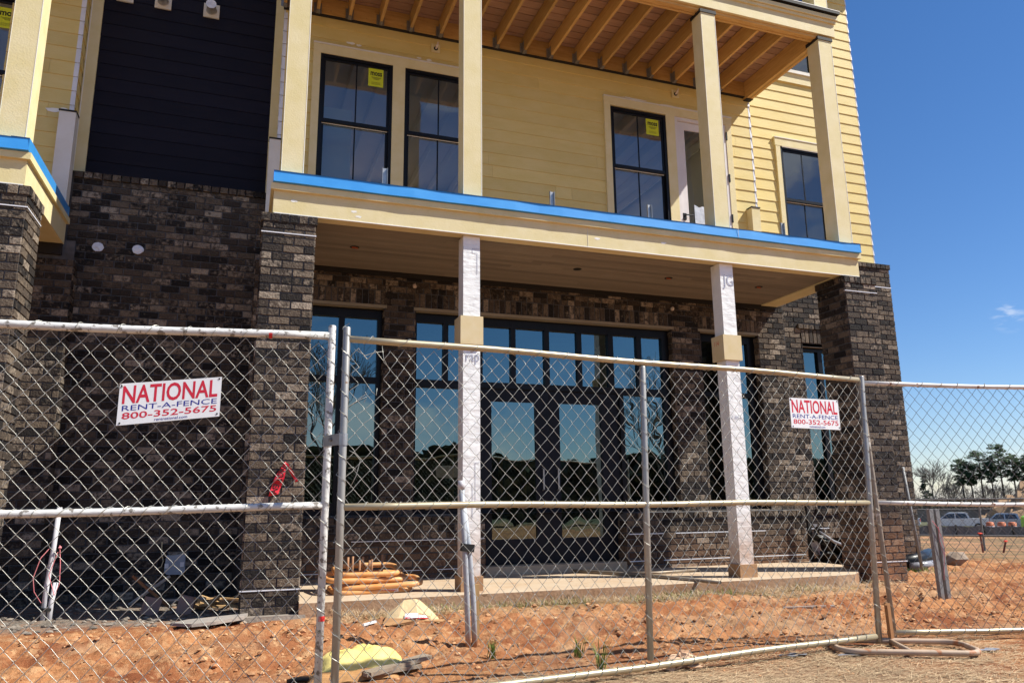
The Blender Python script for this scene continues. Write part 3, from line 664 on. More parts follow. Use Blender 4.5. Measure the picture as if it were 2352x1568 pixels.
# --- lower balcony: beams, soffit, flashing
def balcony(x0, x1, left_ret, right_ret, zb=3.845):
    mb = MB(); mb.box(x0, x1, 7.5, 7.54, zb, 4.10); mb.box(x0 + .0, x1, 7.54, 7.66, zb + .004, 4.10)
    for on, xa, xb in ((left_ret, x0, x0 + .16), (right_ret, x1 - .28, x1)):
        if on: mb.box(xa, xb, 7.66, 9.19, zb + .002, 4.10)
    p = B.part('balcony_beam', mb, MAT['trim'])
    mb = MB(); mb.box(x0 - .03, x1 + .03, 7.465, 7.5, 4.085, 4.15)
    if right_ret: mb.box(x1, x1 + .03, 7.5, 9.2, 4.085, 4.15)
    if left_ret: mb.box(x0 - .03, x0, 7.5, 9.2, 4.085, 4.15)
    B.part('beam_trim', mb, MAT['trim'], parent=p)
    mb = MB(); mb.box(x0 + .01, x1 - .01, 7.496, 7.4995, zb - .004, zb + .006); B.part('drip_edge', mb, MAT['caulk'], parent=p)
    mb = MB(); a = .02
    xl, xr = x0 - .012, x1 + .012
    P = [(xl, 7.44), (xr, 7.44)]
    nseg = 26
    top, bot = [], []
    for k in range(nseg + 1):
        x = xl + (xr - xl) * k / nseg; wob = .0025 * math.sin(k * 2.1) + random.uniform(-.002, .002)
        top.append((x, 7.448 + wob, 4.275)); bot.append((x, 7.438 + wob, 4.158 + random.uniform(-.002, .002)))
    mb.grid([bot, top]); mb.face([(xl, 7.44, 4.274), (xr, 7.44, 4.274), (xr, 7.62, 4.285), (xl, 7.62, 4.285)])
    mb.face([(xl, 7.44, 4.158), (xr, 7.44, 4.158), (xr, 7.47, 4.153), (xl, 7.47, 4.153)])
    if right_ret: mb.face([(xr, 7.438, 4.158), (xr, 9.21, 4.158), (xr, 9.21, 4.28), (xr, 7.438, 4.28)]); mb.face([(xr, 7.44, 4.28), (xr - .15, 7.44, 4.28), (xr - .15, 9.2, 4.28), (xr, 9.2, 4.28)])
    if left_ret: mb.face([(xl, 7.438, 4.158), (xl, 9.21, 4.158), (xl, 9.21, 4.28), (xl, 7.438, 4.28)])
    B.part('blue_flashing', mb, MAT['blue'], label='blue film covered flashing along the balcony edge')
    mb = MB(); mb.box(x0 + .05, x1 - .05, 7.57, 9.19, 4.11, 4.265); B.part('balcony_floor', mb, MAT['deckb'])
    mb = MB(); y = 7.66; random.seed(3)
    while y < 9.19:
        y2 = min(y + .088, 9.195); x = x0 + (.16 if left_ret else .1); xe = x1 - (.28 if right_ret else .1)
        while x < xe:
            x2 = min(x + random.uniform(1.6, 3.4), xe); zz = 3.862 + random.uniform(-.001, .001)
            mb.box(x + .0008, x2 - .0008, y + .0012, y2 - .0012, zz, zz + .015, random.random()); x = x2
        y = y2
    B.part('soffit', mb, MAT['soffit'])
balcony(.155, 7.52, True, True)
balcony(-7.0, -1.99, False, True)
mb = MB(); mb.box(.162, 7.51, 9.16, 9.2, 3.80, 3.86); mb.box(-6, -2.0, 9.16, 9.2, 3.72, 3.86); B.parts('soffit_edge', mb, MAT['gasket'])
MAT['orange'] = M('wire_orange', (.40, .09, .03), rough=.5)
mb = MB(); mb2 = MB()
for i, x in enumerate((1.08, 3.856, 5.167, 6.587)):
    mb.tube([(x, 8.36, 3.8605), (x, 8.36, 3.8625)], .055, 14)
    if i != 1: mb2.tube([(x - .03, 8.36, 3.857), (x, 8.35, 3.853), (x + .035, 8.37, 3.857)], .011, 5)
B.parts('light_cutout', mb, MAT['ink']); B.parts('cable_end', mb2, MAT['orange'])

# small galvanised brackets standing on the balcony edge
for x, hh in ((1.274, .25), (3.208, .235), (4.479, .235), (6.426, .23)):
    mb = MB(); mb.box(x - .026, x + .026, 7.60, 7.603, 4.27, 4.27 + hh); mb.box(x - .028, x - .025, 7.575, 7.603, 4.27, 4.27 + hh); mb.box(x + .025, x + .028, 7.575, 7.603, 4.27, 4.27 + hh)
    B.part('rail_bracket', mb, MAT['steel'])
mb = MB(); mb.box(3.60, 3.604, 7.497, 7.50, 3.85, 4.085); mb.box(5.62, 5.623, 7.434, 7.437, 4.16, 4.275); B.parts('joint_line', mb, MAT['primed'])
mb = MB()
for cx, cz in ((.95, 3.95), (1.0, 3.90), (3.72, 3.96), (4.6, 4.0), (.35, 3.99)): smear(mb, cx, cz, 7.4988, .045, .018)
B.parts('filler_smear', mb, MAT['caulk'])
# columns
def column(x0, x1, z0, z1, y=7.52, cap=True):
    d = x1 - x0; mb = MB(); mb.box(x0, x1, y, y + d, z0, z1 - (.035 if cap else 0)); p = B.part('column', mb, MAT['trim'])
    mb = MB(); mb.box(x1 - .008, x1 - .002, y - .002, y + .001, z0, z1 - .1); mb.box(x0 - .001, x0 + .003, y - .001, y + .003, z0, z1 - .1); B.parts('caulk_line', mb, MAT['caulk'], parent=p)
    if cap:
        mb = MB(); mb.box(x0 - .015, x1 + .015, y - .012, y + d + .01, z1 - .04, z1 + .005); B.part('column_cap', mb, MAT['gasket'], parent=p)
for a, b in ((.21, .432), (2.127, 2.342), (5.357, 5.573), (7.265, 7.49)):
    column(a, b, 4.27, 7.325); column(a, b, 7.75, 10.4, cap=False)
column(-2.26, -2.03, 4.27, 7.325); column(-2.26, -2.03, 7.75, 10.4, cap=False)
# temporary wrapped posts under the balcony
MAT['print'] = M('print_grey', (.42, .44, .54), rough=.6); MAT['printred'] = M('print_red', (.62, .12, .08), rough=.6)
for a, sl, txt in ((2.138, (2.10, 2.35), 'rap'), (5.397, (5.355, 5.61), 'JG')):
    b = a + .187; y = 7.555; mb = MB(); N_ = 24
    for f in range(4):
        rows = []
        for k in range(N_ + 1):
            z = .27 + (3.845 - .27) * k / N_; j = lambda: random.uniform(-.0022, .0022)
            c = [(a, y), (b, y), (b, y + .187), (a, y + .187)]; p0, p1 = c[f], c[(f + 1) % 4]
            rows.append([(p0[0] + (p1[0] - p0[0]) * t + j() * (0 < t < 1), p0[1] + (p1[1] - p0[1]) * t + j() * (0 < t < 1), z) for t in (0, .33, .66, 1)])
        mb.grid(rows)
    p = B.part('wrapped_post', mb, MAT['wrap'], smooth=False)
    mb = MB(); mb.box(sl[0], sl[1], y - .035, y - .017, 2.635, 2.94); mb.box(sl[0], sl[0] + .018, y - .017, y + .21, 2.635, 2.94); mb.box(sl[1] - .018, sl[1], y - .017, y + .21, 2.635, 2.94); B.part('board_sleeve', mb, MAT['sleeve'], parent=p)
    mb = MB(); mb.box(a - .022, b + .022, y - .022, y + .209, .138, .285); B.part('post_base', mb, MAT['basebox'], parent=p)
    t = MB()
    if txt == 'rap':
        put_text(t, 'rap', front(y), a + .03, b - .01, 2.42, 2.53, .004); u = a + .10
        for q in ((u, u + .08, 3.70, 3.704), (u, u + .004, 3.65, 3.70), (u + .055, u + .059, 3.42, 3.65), (u, u + .055, 3.65, 3.654), (u + .03, u + .075, 1.4, 1.404), (u + .03, u + .034, 1.0, 1.4), (u, u + .004, .85, 1.2)): t.box(q[0], q[1], y - .004, y - .003, q[2], q[3])
    else:
        put_text(t, 'JG', front(y), a + .03, b - .005, 3.52, 3.70, .004)
        put_text(t, '1-800', front(y), a + .03, b - .03, 1.93, 1.97, .004)
    B.part('printed_marks', t, MAT['print'], parent=p)
    if txt == 'JG':
        t = MB(); put_text(t, '114', lambda u, w, z: (sl[0] - w, y + .19 - u, z), .04, .13, 2.82, 2.88, .002); B.part('marker_number', t, MAT['printred'], parent=p)

# --- upper deck: joists, ledger, deck boards, front beam
random.seed(21)
for k in range(-1, 17):
    x = .588 + .4115 * k
    if 7.05 < x: continue
    mb = MB(); tz = random.uniform(-.004, .004)
    mb.box(x, x + .038, 7.66, 9.18, 7.312 + tz, 7.55, random.random()); j = B.part('joist', mb, MAT['pine'])
    h = MB(); h.box(x - .004, x + .042, 9.10, 9.185, 7.304 + tz, 7.3115 + tz); h.box(x - .004, x - .001, 9.10, 9.185, 7.30, 7.46); h.box(x + .039, x + .042, 9.10, 9.185, 7.30, 7.46)
    h.box(x - .035, x - .004, 9.18, 9.186, 7.31, 7.46); h.box(x + .042, x + .07, 9.18, 9.186, 7.31, 7.46); B.part('joist_hanger', h, MAT['hanger'], parent=j)
mb = MB(); x = .2
while x < 7.3:
    x2 = min(x + random.uniform(2.4, 3.7), 7.3); mb.box(x, x2 - .002, 9.188, 9.232, 7.318, 7.56, random.random()); x = x2
for k in range(60):  # bolt heads
    x = .3 + k * .118; mb.tube([(x, 9.186, 7.37 + .12 * (k % 2)), (x, 9.180, 7.37 + .12 * (k % 2))], .008, 6, a=-1.6)
B.part('ledger_board', mb, MAT['pinex'])
mb = MB(); mb.box(.18, 7.36, 9.19, 9.245, 7.306, 7.316); mb.box(7.27, 7.40, 9.15, 9.24, 7.262, 7.27); B.parts('ledger_flashing', mb, MAT['gasket'])
mb = MB()
for i, x in enumerate((7.27, 7.312, 7.354)): mb.box(x, x + .0405, 7.66, 9.24, 7.272 + .004 * (i % 2), 7.56, random.random())
B.part('edge_beam', mb, MAT['pine'])
mb = MB(); mb.box(7.395, 7.415, 7.55, 9.24, 7.30, 7.62); B.part('edge_fascia', mb, MAT['trim'])
mb = MB()
for i, y in enumerate((7.542, 7.583, 7.624)): mb.box(.17, 7.45, y, y + .0395, 7.318 + .006 * (i % 2), 7.56, random.random())
B.part('front_beam', mb, MAT['pinex'])
mb = MB(); y = 7.50
while y < 9.2:
    mb.box(.16, 7.44, y, min(y + .136, 9.24), 7.565, 7.59, random.random()); y += .148
B.part('deck_board', mb, MAT['deckb'])
def fascia(x0, x1, zoff=0., back=True):
    mb = MB(); mb.box(x0, x1, 7.5, 7.54, 7.36 + zoff, 7.60 + zoff); mb.box(x0 - .0, x1 + .02, 7.478, 7.5, 7.555 + zoff, 7.60 + zoff)
    mb.box(x0, x1 + .04, 7.455, 7.54, 7.602 + zoff, 7.66 + zoff)
    if back: mb.box(x1 - .04, x1, 7.54, 7.60, 7.36 + zoff, 7.60 + zoff)
    p = B.part('deck_fascia', mb, MAT['trim']); mb = MB(); mb.box(x0, x1 + .06, 7.425, 7.56, 7.685 + zoff, 7.725 + zoff); B.part('deck_edge_metal', mb, MAT['gasket'], parent=p)
    mb = MB(); mb.box(x0, x1 + .062, 7.423, 7.56, 7.726 + zoff, 7.735 + zoff); B.part('deck_edge_lip', mb, MAT['caulk'], parent=p)
fascia(.16, 7.55)
mb = MB(); mb.box(.17, 7.40, 7.56, 9.24, 7.61, 7.70); B.part('gap_shade_topping', mb, MAT['gasket'])  # coloured black to put shade into the gaps between deck boards
# left neighbour deck, and the deck and eave above the picture that throw the shade seen in it
mb = MB(); mb.box(-7, -2.03, 7.5, 7.54, 7.36, 7.60); mb.box(-7, -2.03, 7.54, 9.24, 7.40, 7.66); mb.box(.16, 7.55, 7.5, 9.24, 10.42, 10.72); mb.box(-7, -2.03, 7.5, 9.24, 10.42, 10.72); B.parts('upper_deck', mb, MAT['trim'])
mb = MB(); mb.box(7.42, 10.42, 9.12, 14.3, 10.4, 10.6); mb.box(-7, 7.55, 7.4, 14.3, 13.2, 13.4); B.parts('eave', mb, MAT['trim'])
mb = MB(); mb.box(.17, .30, 7.56, 9.24, 7.74, 10.4); B.part('unseen_shade_wall', mb, MAT['siding'])  # added wall above the view, keeps sun off the left siding
# back and side shell; unseen rear openings added to let skylight into the rooms
mb = MB(); rect_holes(mb, front(13.9), -7, 9.8, 0, 13.2, [(-5.5, -2.6, 4.6, 6.9), (.6, 3.4, 4.6, 6.9), (4.0, 7.0, 4.6, 6.9), (7.7, 9.5, 4.6, 6.9), (7.7, 9.5, 7.7, 10)]); mb.box(-7.1, -7.0, 9.2, 14, 0, 13.2); mb.face([(7.38, 9.5, 13.2), (7.38, 14, 13.2), (7.38, 14, 10.6), (7.38, 9.5, 10.6)]); B.part('rear_shell', mb, MAT['siding'])

# wall vents, lights and foil covers
MAT['vent'] = M('vent_block', (.62, .58, .50), (.68, .65, .58), rough=.6)
MAT['foil'] = M('foil', (.80, .82, .88), (.62, .64, .72), rough=.35, metal=.15, nscale=16, bump=1.5, bscale=22)
for x in (-1.70, -1.267, -.698):
    mb = MB(); mb.box(x - .095, x + .095, 9.472, 9.492, 7.145, 7.335); p = B.part('vent_block', mb, MAT['vent'])
    mb = MB(); mb.tube([(x, 9.475, 7.245), (x, 9.33, 7.235)], .055, 18, caps=False); mb.tube([(x, 9.471, 7.245), (x, 9.470, 7.245)], .066, 18, a=.1); B.part('vent_pipe', mb, MAT['steel'], smooth=True, parent=p)
    if x > -1: mb = MB(); mb.tube([(x, 9.332, 7.24), (x, 9.32, 7.24)], .062, 18); B.part('vent_cover', mb, MAT['foil'], parent=p)
for x, z in ((-1.69, 3.91), (-1.275, 3.922)):
    mb = MB(); c = V((x, 9.375, z)); ring = [c + V((math.cos(t) * .062 * random.uniform(.93, 1.04), 0, math.sin(t) * .054 * random.uniform(.93, 1.05))) for t in np.linspace(0, 2 * math.pi, 17)[:-1]]
    for i in range(16):
        a, b = ring[i], ring[(i + 1) % 16]; mb.face([c + V((0, -.006, 0)), a, b]); mb.face([a, a + V((0, .03, 0)), b + V((0, .03, 0)), b])
    B.part('foil_cover', mb, MAT['foil'])
MAT['bulb'] = M('bulb_cover', (.62, .50, .42), (.70, .60, .52), rough=.5)
for x in (2.206, 6.004):
    mb = MB(); mb.box(x - .062, x + .062, 9.218, 9.235, 7.085, 7.21); p = B.part('light_block', mb, MAT['trim'])
    mb = MB(); mb.tube([(x, 9.217, 7.14), (x, 9.214, 7.14)], .03, 12); B.part('box_hole', mb, MAT['gasket'], parent=p)
    mb = MB(); mb.tube([(x, 9.214, 7.135), (x + .012, 9.17, 7.17), (x + .02, 9.16, 7.21)], [.012, .017, .010], 7); B.part('cable_end', mb, MAT['bulb'], parent=p)
for x, z in ((1.952, 3.70), (5.693, 3.686)):
    mb = MB(); mb.tube([(x, 9.19, z), (x, 9.15, z - .01), (x - .012, 9.12, z)], [.018, .026, .022], 8); B.part('cable_end', mb, MAT['bulb'], smooth=True)
MAT['print2'] = MAT['print']

# ------------------------------------------------------------------ terrain
rng = np.random.default_rng(4)
NT = {}
def vnoise(x, y, sc, seed):
    if seed not in NT: NT[seed] = np.random.default_rng(seed).random((256, 256))
    r = NT[seed]; X = x / sc; Y = y / sc
    xi = np.floor(X).astype(int); yi = np.floor(Y).astype(int); fx = X - xi; fy = Y - yi; fx = fx * fx * (3 - 2 * fx); fy = fy * fy * (3 - 2 * fy)
    g = lambda i, k: r[i % 256, k % 256]
    return (g(xi, yi) * (1 - fx) + g(xi + 1, yi) * fx) * (1 - fy) + (g(xi, yi + 1) * (1 - fx) + g(xi + 1, yi + 1) * fx) * fy - .5
def base_h(x, y):
    r = np.sqrt(x * x + y * y); return np.interp(r, [0, 14, 22, 26, 48, 97, 200, 1600], [0, 0, -.3, -.48, -1.02, -2.4, -3.2, -3.4])
def ground_h(x, y):
    x = np.asarray(x, float); y = np.asarray(y, float); h = base_h(x, y)
    dirt = np.clip((y - 4.75) / .5, 0, 1) * np.clip((7.35 - y) / .5, 0, 1) * np.clip((16 - x) / 3, 0, 1) * np.clip((x + 6) / 2, 0, 1)
    right = np.clip((x - 7.9) / .5, 0, 1) * np.clip((14 - x) / 2, 0, 1) * np.clip((13 - y) / 2, 0, 1) * np.clip((y - 4.7) / .5, 0, 1)
    k = np.maximum(dirt, right * .8)
    rough = .07 * vnoise(x * .5, y * 2.2, .55, 1) + .05 * vnoise(x * .35, y * 2.6, .2, 12) + .045 * vnoise(x, y * 1.5, .17, 2) + .05 * np.abs(vnoise(x, y * 1.6, .085, 3)) + .042 * vnoise(x, y * 1.2, .045, 5)
    soft = .02 * vnoise(x, y, .8, 6) + .010 * vnoise(x, y * 2, .09, 7)
    left = np.clip((.2 - x) / .3, 0, 1) * np.clip((y - 7.0) / .4, 0, 1)
    return h + k * rough * 1.15 + (1 - k) * soft * np.where(np.sqrt(x * x + y * y) < 40, 1, 0) + left * .03 * np.abs(vnoise(x, y, .08, 9))
def axis(a, b, st, lo, hi):
    core = np.arange(a, b, st); L = [a]; s = st
    while L[-1] > lo: s *= 1.28; L.append(L[-1] - s)
    R = [core[-1]]; s = st
    while R[-1] < hi: s *= 1.28; R.append(R[-1] + s)
    return np.concatenate([np.array(L[1:][::-1]), core, np.array(R[1:])])
gx = axis(-3.2, 13.5, .034, -1600, 1600); gy = axis(2.6, 9.6, .03, -1600, 1600)
GX, GY = np.meshgrid(gx, gy, indexing='ij'); GZ = ground_h(GX, GY)
n, m_ = GX.shape
me = bpy.data.meshes.new('ground'); me.vertices.add(n * m_); me.vertices.foreach_set('co', np.stack([GX, GY, GZ], -1).reshape(-1))
idx = np.arange(n * m_).reshape(n, m_); q = np.stack([idx[:-1, :-1], idx[1:, :-1], idx[1:, 1:], idx[:-1, 1:]], -1).reshape(-1)
nf = (n - 1) * (m_ - 1); me.loops.add(nf * 4); me.polygons.add(nf); me.loops.foreach_set('vertex_index', q); me.polygons.foreach_set('loop_start', np.arange(nf) * 4); me.polygons.foreach_set('loop_total', np.full(nf, 4))
me.update(calc_edges=True); me.validate()
def ground_mat():
    m = bpy.data.materials.new('clay_ground'); m.use_nodes = True; t = m.node_tree; N = t.nodes; L = t.links; b = N['Principled BSDF']; b.inputs['Roughness'].default_value = .95; b.inputs['Specular IOR Level'].default_value = .1
    g = N.new('ShaderNodeNewGeometry'); sp = N.new('ShaderNodeSeparateXYZ'); L.new(g.outputs['Position'], sp.inputs[0])
    def noi(sc, det=6, st=None):
        n = N.new('ShaderNodeTexNoise'); n.inputs['Scale'].default_value = sc; n.inputs['Detail'].default_value = det; n.inputs['Roughness'].default_value = .65
        if st:
            mp = N.new('ShaderNodeMapping'); mp.inputs['Scale'].default_value = st; L.new(g.outputs['Position'], mp.inputs[0]); L.new(mp.outputs[0], n.inputs['Vector'])
        else: L.new(g.outputs['Position'], n.inputs['Vector'])
        return n.outputs[0]
    def mr(x, a, c, lo=0., hi=1.):
        n = N.new('ShaderNodeMapRange'); n.inputs[1].default_value = a; n.inputs[2].default_value = c; n.inputs[3].default_value = lo; n.inputs[4].default_value = hi; L.new(x, n.inputs[0]); return n.outputs[0]
    def mix(f, A, Bc):
        n = N.new('ShaderNodeMix'); n.data_type = 'RGBA'
        for i, q in ((0, f), (6, A), (7, Bc)):
            if isinstance(q, tuple): n.inputs[i].default_value = (*q, 1)
            else: L.new(q, n.inputs[i])
        return n.outputs[2]
    def mth(op, a, c):
        n = N.new('ShaderNodeMath'); n.operation = op
        for i, q in ((0, a), (1, c)):
            if isinstance(q, (int, float)): n.inputs[i].default_value = q
            else: L.new(q, n.inputs[i])
        return n.outputs[0]
    c = mix(mr(noi(1.3), .38, .62), (.43, .20, .088), (.22, .075, .033))
    c = mix(mr(noi(11), .5, .68), c, (.51, .30, .155))
    c = mix(mr(noi(45, 4), .58, .70), c, (.17, .055, .026))
    c = mix(mr(noi(.8, 3), .52, .66, 0, .6), c, (.45, .29, .17))
    # straw coloured strip on the street side of the fence, and next to the slab
    sx = mth('ADD', sp.outputs[1], mth('MULTIPLY', noi(1.1), .9))
    strip = mr(sx, 4.98, 4.60)
    strip = mth('MULTIPLY', strip, mr(sp.outputs[0], 4.7, 3.6))
    straw = mix(mr(noi(26, 5, (1, 3, 1)), .40, .60), (.37, .25, .155), (.22, .135, .08))
    c = mix(mth('MULTIPLY', strip, mr(noi(3.0), .25, .5, .55, 1.)), c, straw)
    s2 = mth('MULTIPLY', mr(sp.outputs[1], 6.75, 7.15), mr(sp.outputs[1], 7.9, 7.6)); s2 = mth('MULTIPLY', s2, mr(sp.outputs[0], .5, 1.2)); s2 = mth('MULTIPLY', s2, mr(sp.outputs[0], 7.2, 6.6))
    c = mix(mth('MULTIPLY', s2, mr(noi(4), .3, .6)), c, (.27, .20, .10))
    # grey rubble beside the recessed wall
    gl = mth('MULTIPLY', mr(sp.outputs[1], 7.35, 7.75), mr(sp.outputs[0], .9, .3)); gl = mth('MULTIPLY', gl, mr(sp.outputs[1], 12, 11.9))
    c = mix(mth('MULTIPLY', gl, mr(noi(6), .3, .55, .4, 1.)), c, mix(mr(noi(30), .4, .6), (.13, .115, .10), (.24, .20, .165)))
    # dry grass farther off
    r = N.new('ShaderNodeVectorMath'); r.operation = 'LENGTH'; L.new(g.outputs['Position'], r.inputs[0])
    far = mr(r.outputs['Value'], 14.2, 17.5)
    dry = mix(mr(noi(.5), .4, .6), (.23, .16, .09), (.36, .19, .10)); dry = mix(mr(noi(2.4, 8), .42, .6), dry, (.12, .10, .05)); dry = mix(mr(noi(.22, 5), .50, .62), dry, (.40, .21, .11))
    c = mix(far, c, dry)
    c = mix(mr(r.outputs['Value'], 70, 110), c, (.10, .10, .055))
    L.new(c, b.inputs['Base Color'])
    bp = N.new('ShaderNodeBump'); bp.inputs['Strength'].default_value = .8; bp.inputs['Distance'].default_value = .02; L.new(noi(60, 6), bp.inputs['Height']); L.new(bp.outputs[0], b.inputs['Normal'])
    return m
me.materials.append(ground_mat()); gob = bpy.data.objects.new('ground', me); COL.objects.link(gob); gob['kind'] = 'structure'; gob['label'] = 'orange clay building site ground'
def gh(x, y): return float(ground_h(x, y))

MAT['clod'] = M('clay_clod', (.40, .18, .08), (.50, .30, .16), rough=.95, nscale=6, attr=.35, bump=.5, bscale=60)
random.seed(8); mb = MB()
for _ in range(10500):
    if random.random() < .8: x, y = random.uniform(-3, 8), random.uniform(4.7, 7.3)
    else: x, y = random.uniform(7.9, 13.5), random.uniform(4.8, 12)
    if vn := float(vnoise(x, y * 1.6, .8, 31)): pass
    if vn < random.uniform(-.45, .30): continue
    r = min(.038, .003 + random.expovariate(1 / .0046)); mb.blob((x, y, gh(x, y) + r * .25), r, random.random(), .3, (1.15, 1, .75))
for _ in range(900):
    x, y = random.uniform(1.2, 6), random.uniform(3.3, 4.6); r = random.uniform(.003, .010); mb.blob((x, y, gh(x, y) + r * .2), r, random.random(), .3, (1.2, 1, .6))
single('clay_clods', mb, MAT['clod'], (2, 6, 0), 'loose orange clay clods strewn between fence and porch', None, kind='stuff')
MAT['rubble'] = M('rubble', (.26, .22, .18), (.17, .145, .12), rough=.95, attr=.4, nscale=9)
mb = MB()
for _ in range(900):
    x, y = random.uniform(-3, .9), random.uniform(7.35, 9.3)
    if y > 8 and random.random() < .5: continue
    r = random.uniform(.006, .028); mb.blob((x, y, gh(x, y) + r * .3), r, random.random(), .35, (1.2, 1, .6))
single('grey_rubble', mb, MAT['rubble'], (-1, 8, 0), 'grey crumbled mortar and gravel along the foot of the recessed wall', None, kind='stuff')
MAT['straw'] = M('straw', (.60, .45, .28), (.42, .30, .18), rough=.8, attr=.35)
def blades(mb, x, y, z, ln, wd, az, el, a):
    d = V((math.cos(az) * math.cos(el), math.sin(az) * math.cos(el), math.sin(el))); s = V((-math.sin(az), math.cos(az), 0)) * wd; p = V((x, y, z))
    mb.face([p - s, p + s, p + d * ln + s * .6, p + d * ln - s * .6], a)
random.seed(9); mb = MB()
for _ in range(22000):
    x = random.uniform(1.3, 5.2); y = random.uniform(3.2, 4.45 - .0 * x)
    if random.random() > .25 + 1.2 * max(0, float(vnoise(x, y * 2, .4, 33)) + .35): continue
    blades(mb, x, y, gh(x, y) + random.uniform(.002, .012), random.uniform(.02, .09), .0016, random.gauss(-.15, .6) + (math.pi if random.random() < .5 else 0), random.uniform(-.05, .2), random.random())
for _ in range(9500):
    x = random.uniform(.9, 7.3); y = 7.38 - abs(random.gauss(0, .28))
    if float(vnoise(x, y, .5, 34)) < -.2: continue
    blades(mb, x, y, gh(x, y) + random.uniform(.003, .03), random.uniform(.03, .12), .0016, random.uniform(0, 6.28), random.uniform(-.05, .6), random.random())
single('straw_litter', mb, MAT['straw'], (3, 4, 0), 'dry straw strewn along the fence foot and the slab edge', None, kind='stuff')
MAT['grass'] = M('grass_green', (.10, .17, .025), (.16, .22, .04), rough=.6, attr=.3)
mb = MB()
for _ in range(1500):
    x = random.uniform(1.6, 7.2); y = 7.38 - abs(random.gauss(0, .14))
    if float(vnoise(x, y, .6, 35)) < .0: continue
    blades(mb, x, y, gh(x, y), random.uniform(.03, .10), .0022, random.uniform(0, 6.28), random.uniform(.5, 1.4), random.random())
for _ in range(700): x, y = random.uniform(7.7, 9.4), random.uniform(8.2, 9.2); blades(mb, x, y, gh(x, y), random.uniform(.03, .09), .003, random.uniform(0, 6.28), random.uniform(.5, 1.4), random.random())
single('sparse_grass', mb, MAT['grass'], (4, 7.3, 0), 'thin green grass along the edge of the porch slab', None, kind='stuff')
for (x, y, hh, lab) in ((2.17, 4.86, .16, 'green grass tuft in the clay just behind the tan fence rail'), (2.09, 4.36, .26, 'tallest green grass tuft poking up in front of the tan bottom rail'), (1.62, 5.0, .18, 'green grass tuft between the yellow sandbag and the conduits')):
    mb = MB()
    for _ in range(26):
        az = random.uniform(0, 6.28); el = random.uniform(.9, 1.5); p = V((x + random.gauss(0, .012), y + random.gauss(0, .012), 0)); L_ = hh * random.uniform(.5, 1); d = V((math.cos(az), math.sin(az), 0)); s = V((-math.sin(az), math.cos(az), 0)) * .003
        q0 = p; q1 = p + d * L_ * math.cos(el) * .4 + V((0, 0, L_ * .6)); q2 = p + d * L_ * math.cos(el) * 1.3 + V((0, 0, L_))
        a = random.random(); mb.face([q0 - s, q0 + s, q1 + s * .8, q1 - s * .8], a); mb.face([q1 - s * .8, q1 + s * .8, q2], a)
    single('grass_tuft', mb, MAT['grass'], (x, y, 0), lab, 'grass', 'green grass tufts in the clay')

# ------------------------------------------------------------------ fences
MAT['wire'] = M('fence_wire', (.50, .49, .44), (.30, .30, .28), rough=.42, metal=.6, nscale=30)
MAT['wire_r'] = M('fence_wire_dull', (.17, .17, .18), (.13, .13, .13), rough=.5, metal=.5, nscale=30)
MAT['pipe_l'] = M('pipe_flaking_white', (.66, .65, .64), (.60, .59, .57), rough=.45, nscale=10, spots=((.22, .20, .18), 26., .56), bump=.3, bscale=50, stretch=(.5, 1, 1))
MAT['pipe_t'] = M('pipe_tan_reflection', (.40, .335, .225), (.50, .43, .30), rough=.36, metal=.45, nscale=4, spots=((.18, .10, .06), 24., .70))  # tan of the reflected ground is put into this galvanised pipe's colour
MAT['pipe_tp'] = M('pipe_grey', (.33, .32, .30), (.42, .40, .37), rough=.40, metal=.5, nscale=5, spots=((.20, .11, .06), 20., .70))
MAT['pipe_r'] = M('pipe_white_rusty', (.72, .70, .68), (.62, .58, .54), rough=.45, nscale=6, spots=((.20, .085, .045), 14., .60))
MAT['pipe_rl'] = M('pipe_peeled', (.26, .22, .18), (.34, .29, .24), rough=.55, nscale=8, spots=((.72, .70, .67), 7., .60))
MAT['rust'] = M('rusty_pipe', (.50, .36, .26), (.40, .30, .22), rough=.55, nscale=7, spots=((.40, .17, .08), 7., .58))
def fence_map(A, Bp):
    A = V((*A, 0)); d = V((*Bp, 0)) - A; d.normalize(); nrm = V((d.y, -d.x, 0))
    if nrm.y > 0: nrm = -nrm
    return lambda s, w, z: A + d * s + nrm * w + V((0, 0, z))
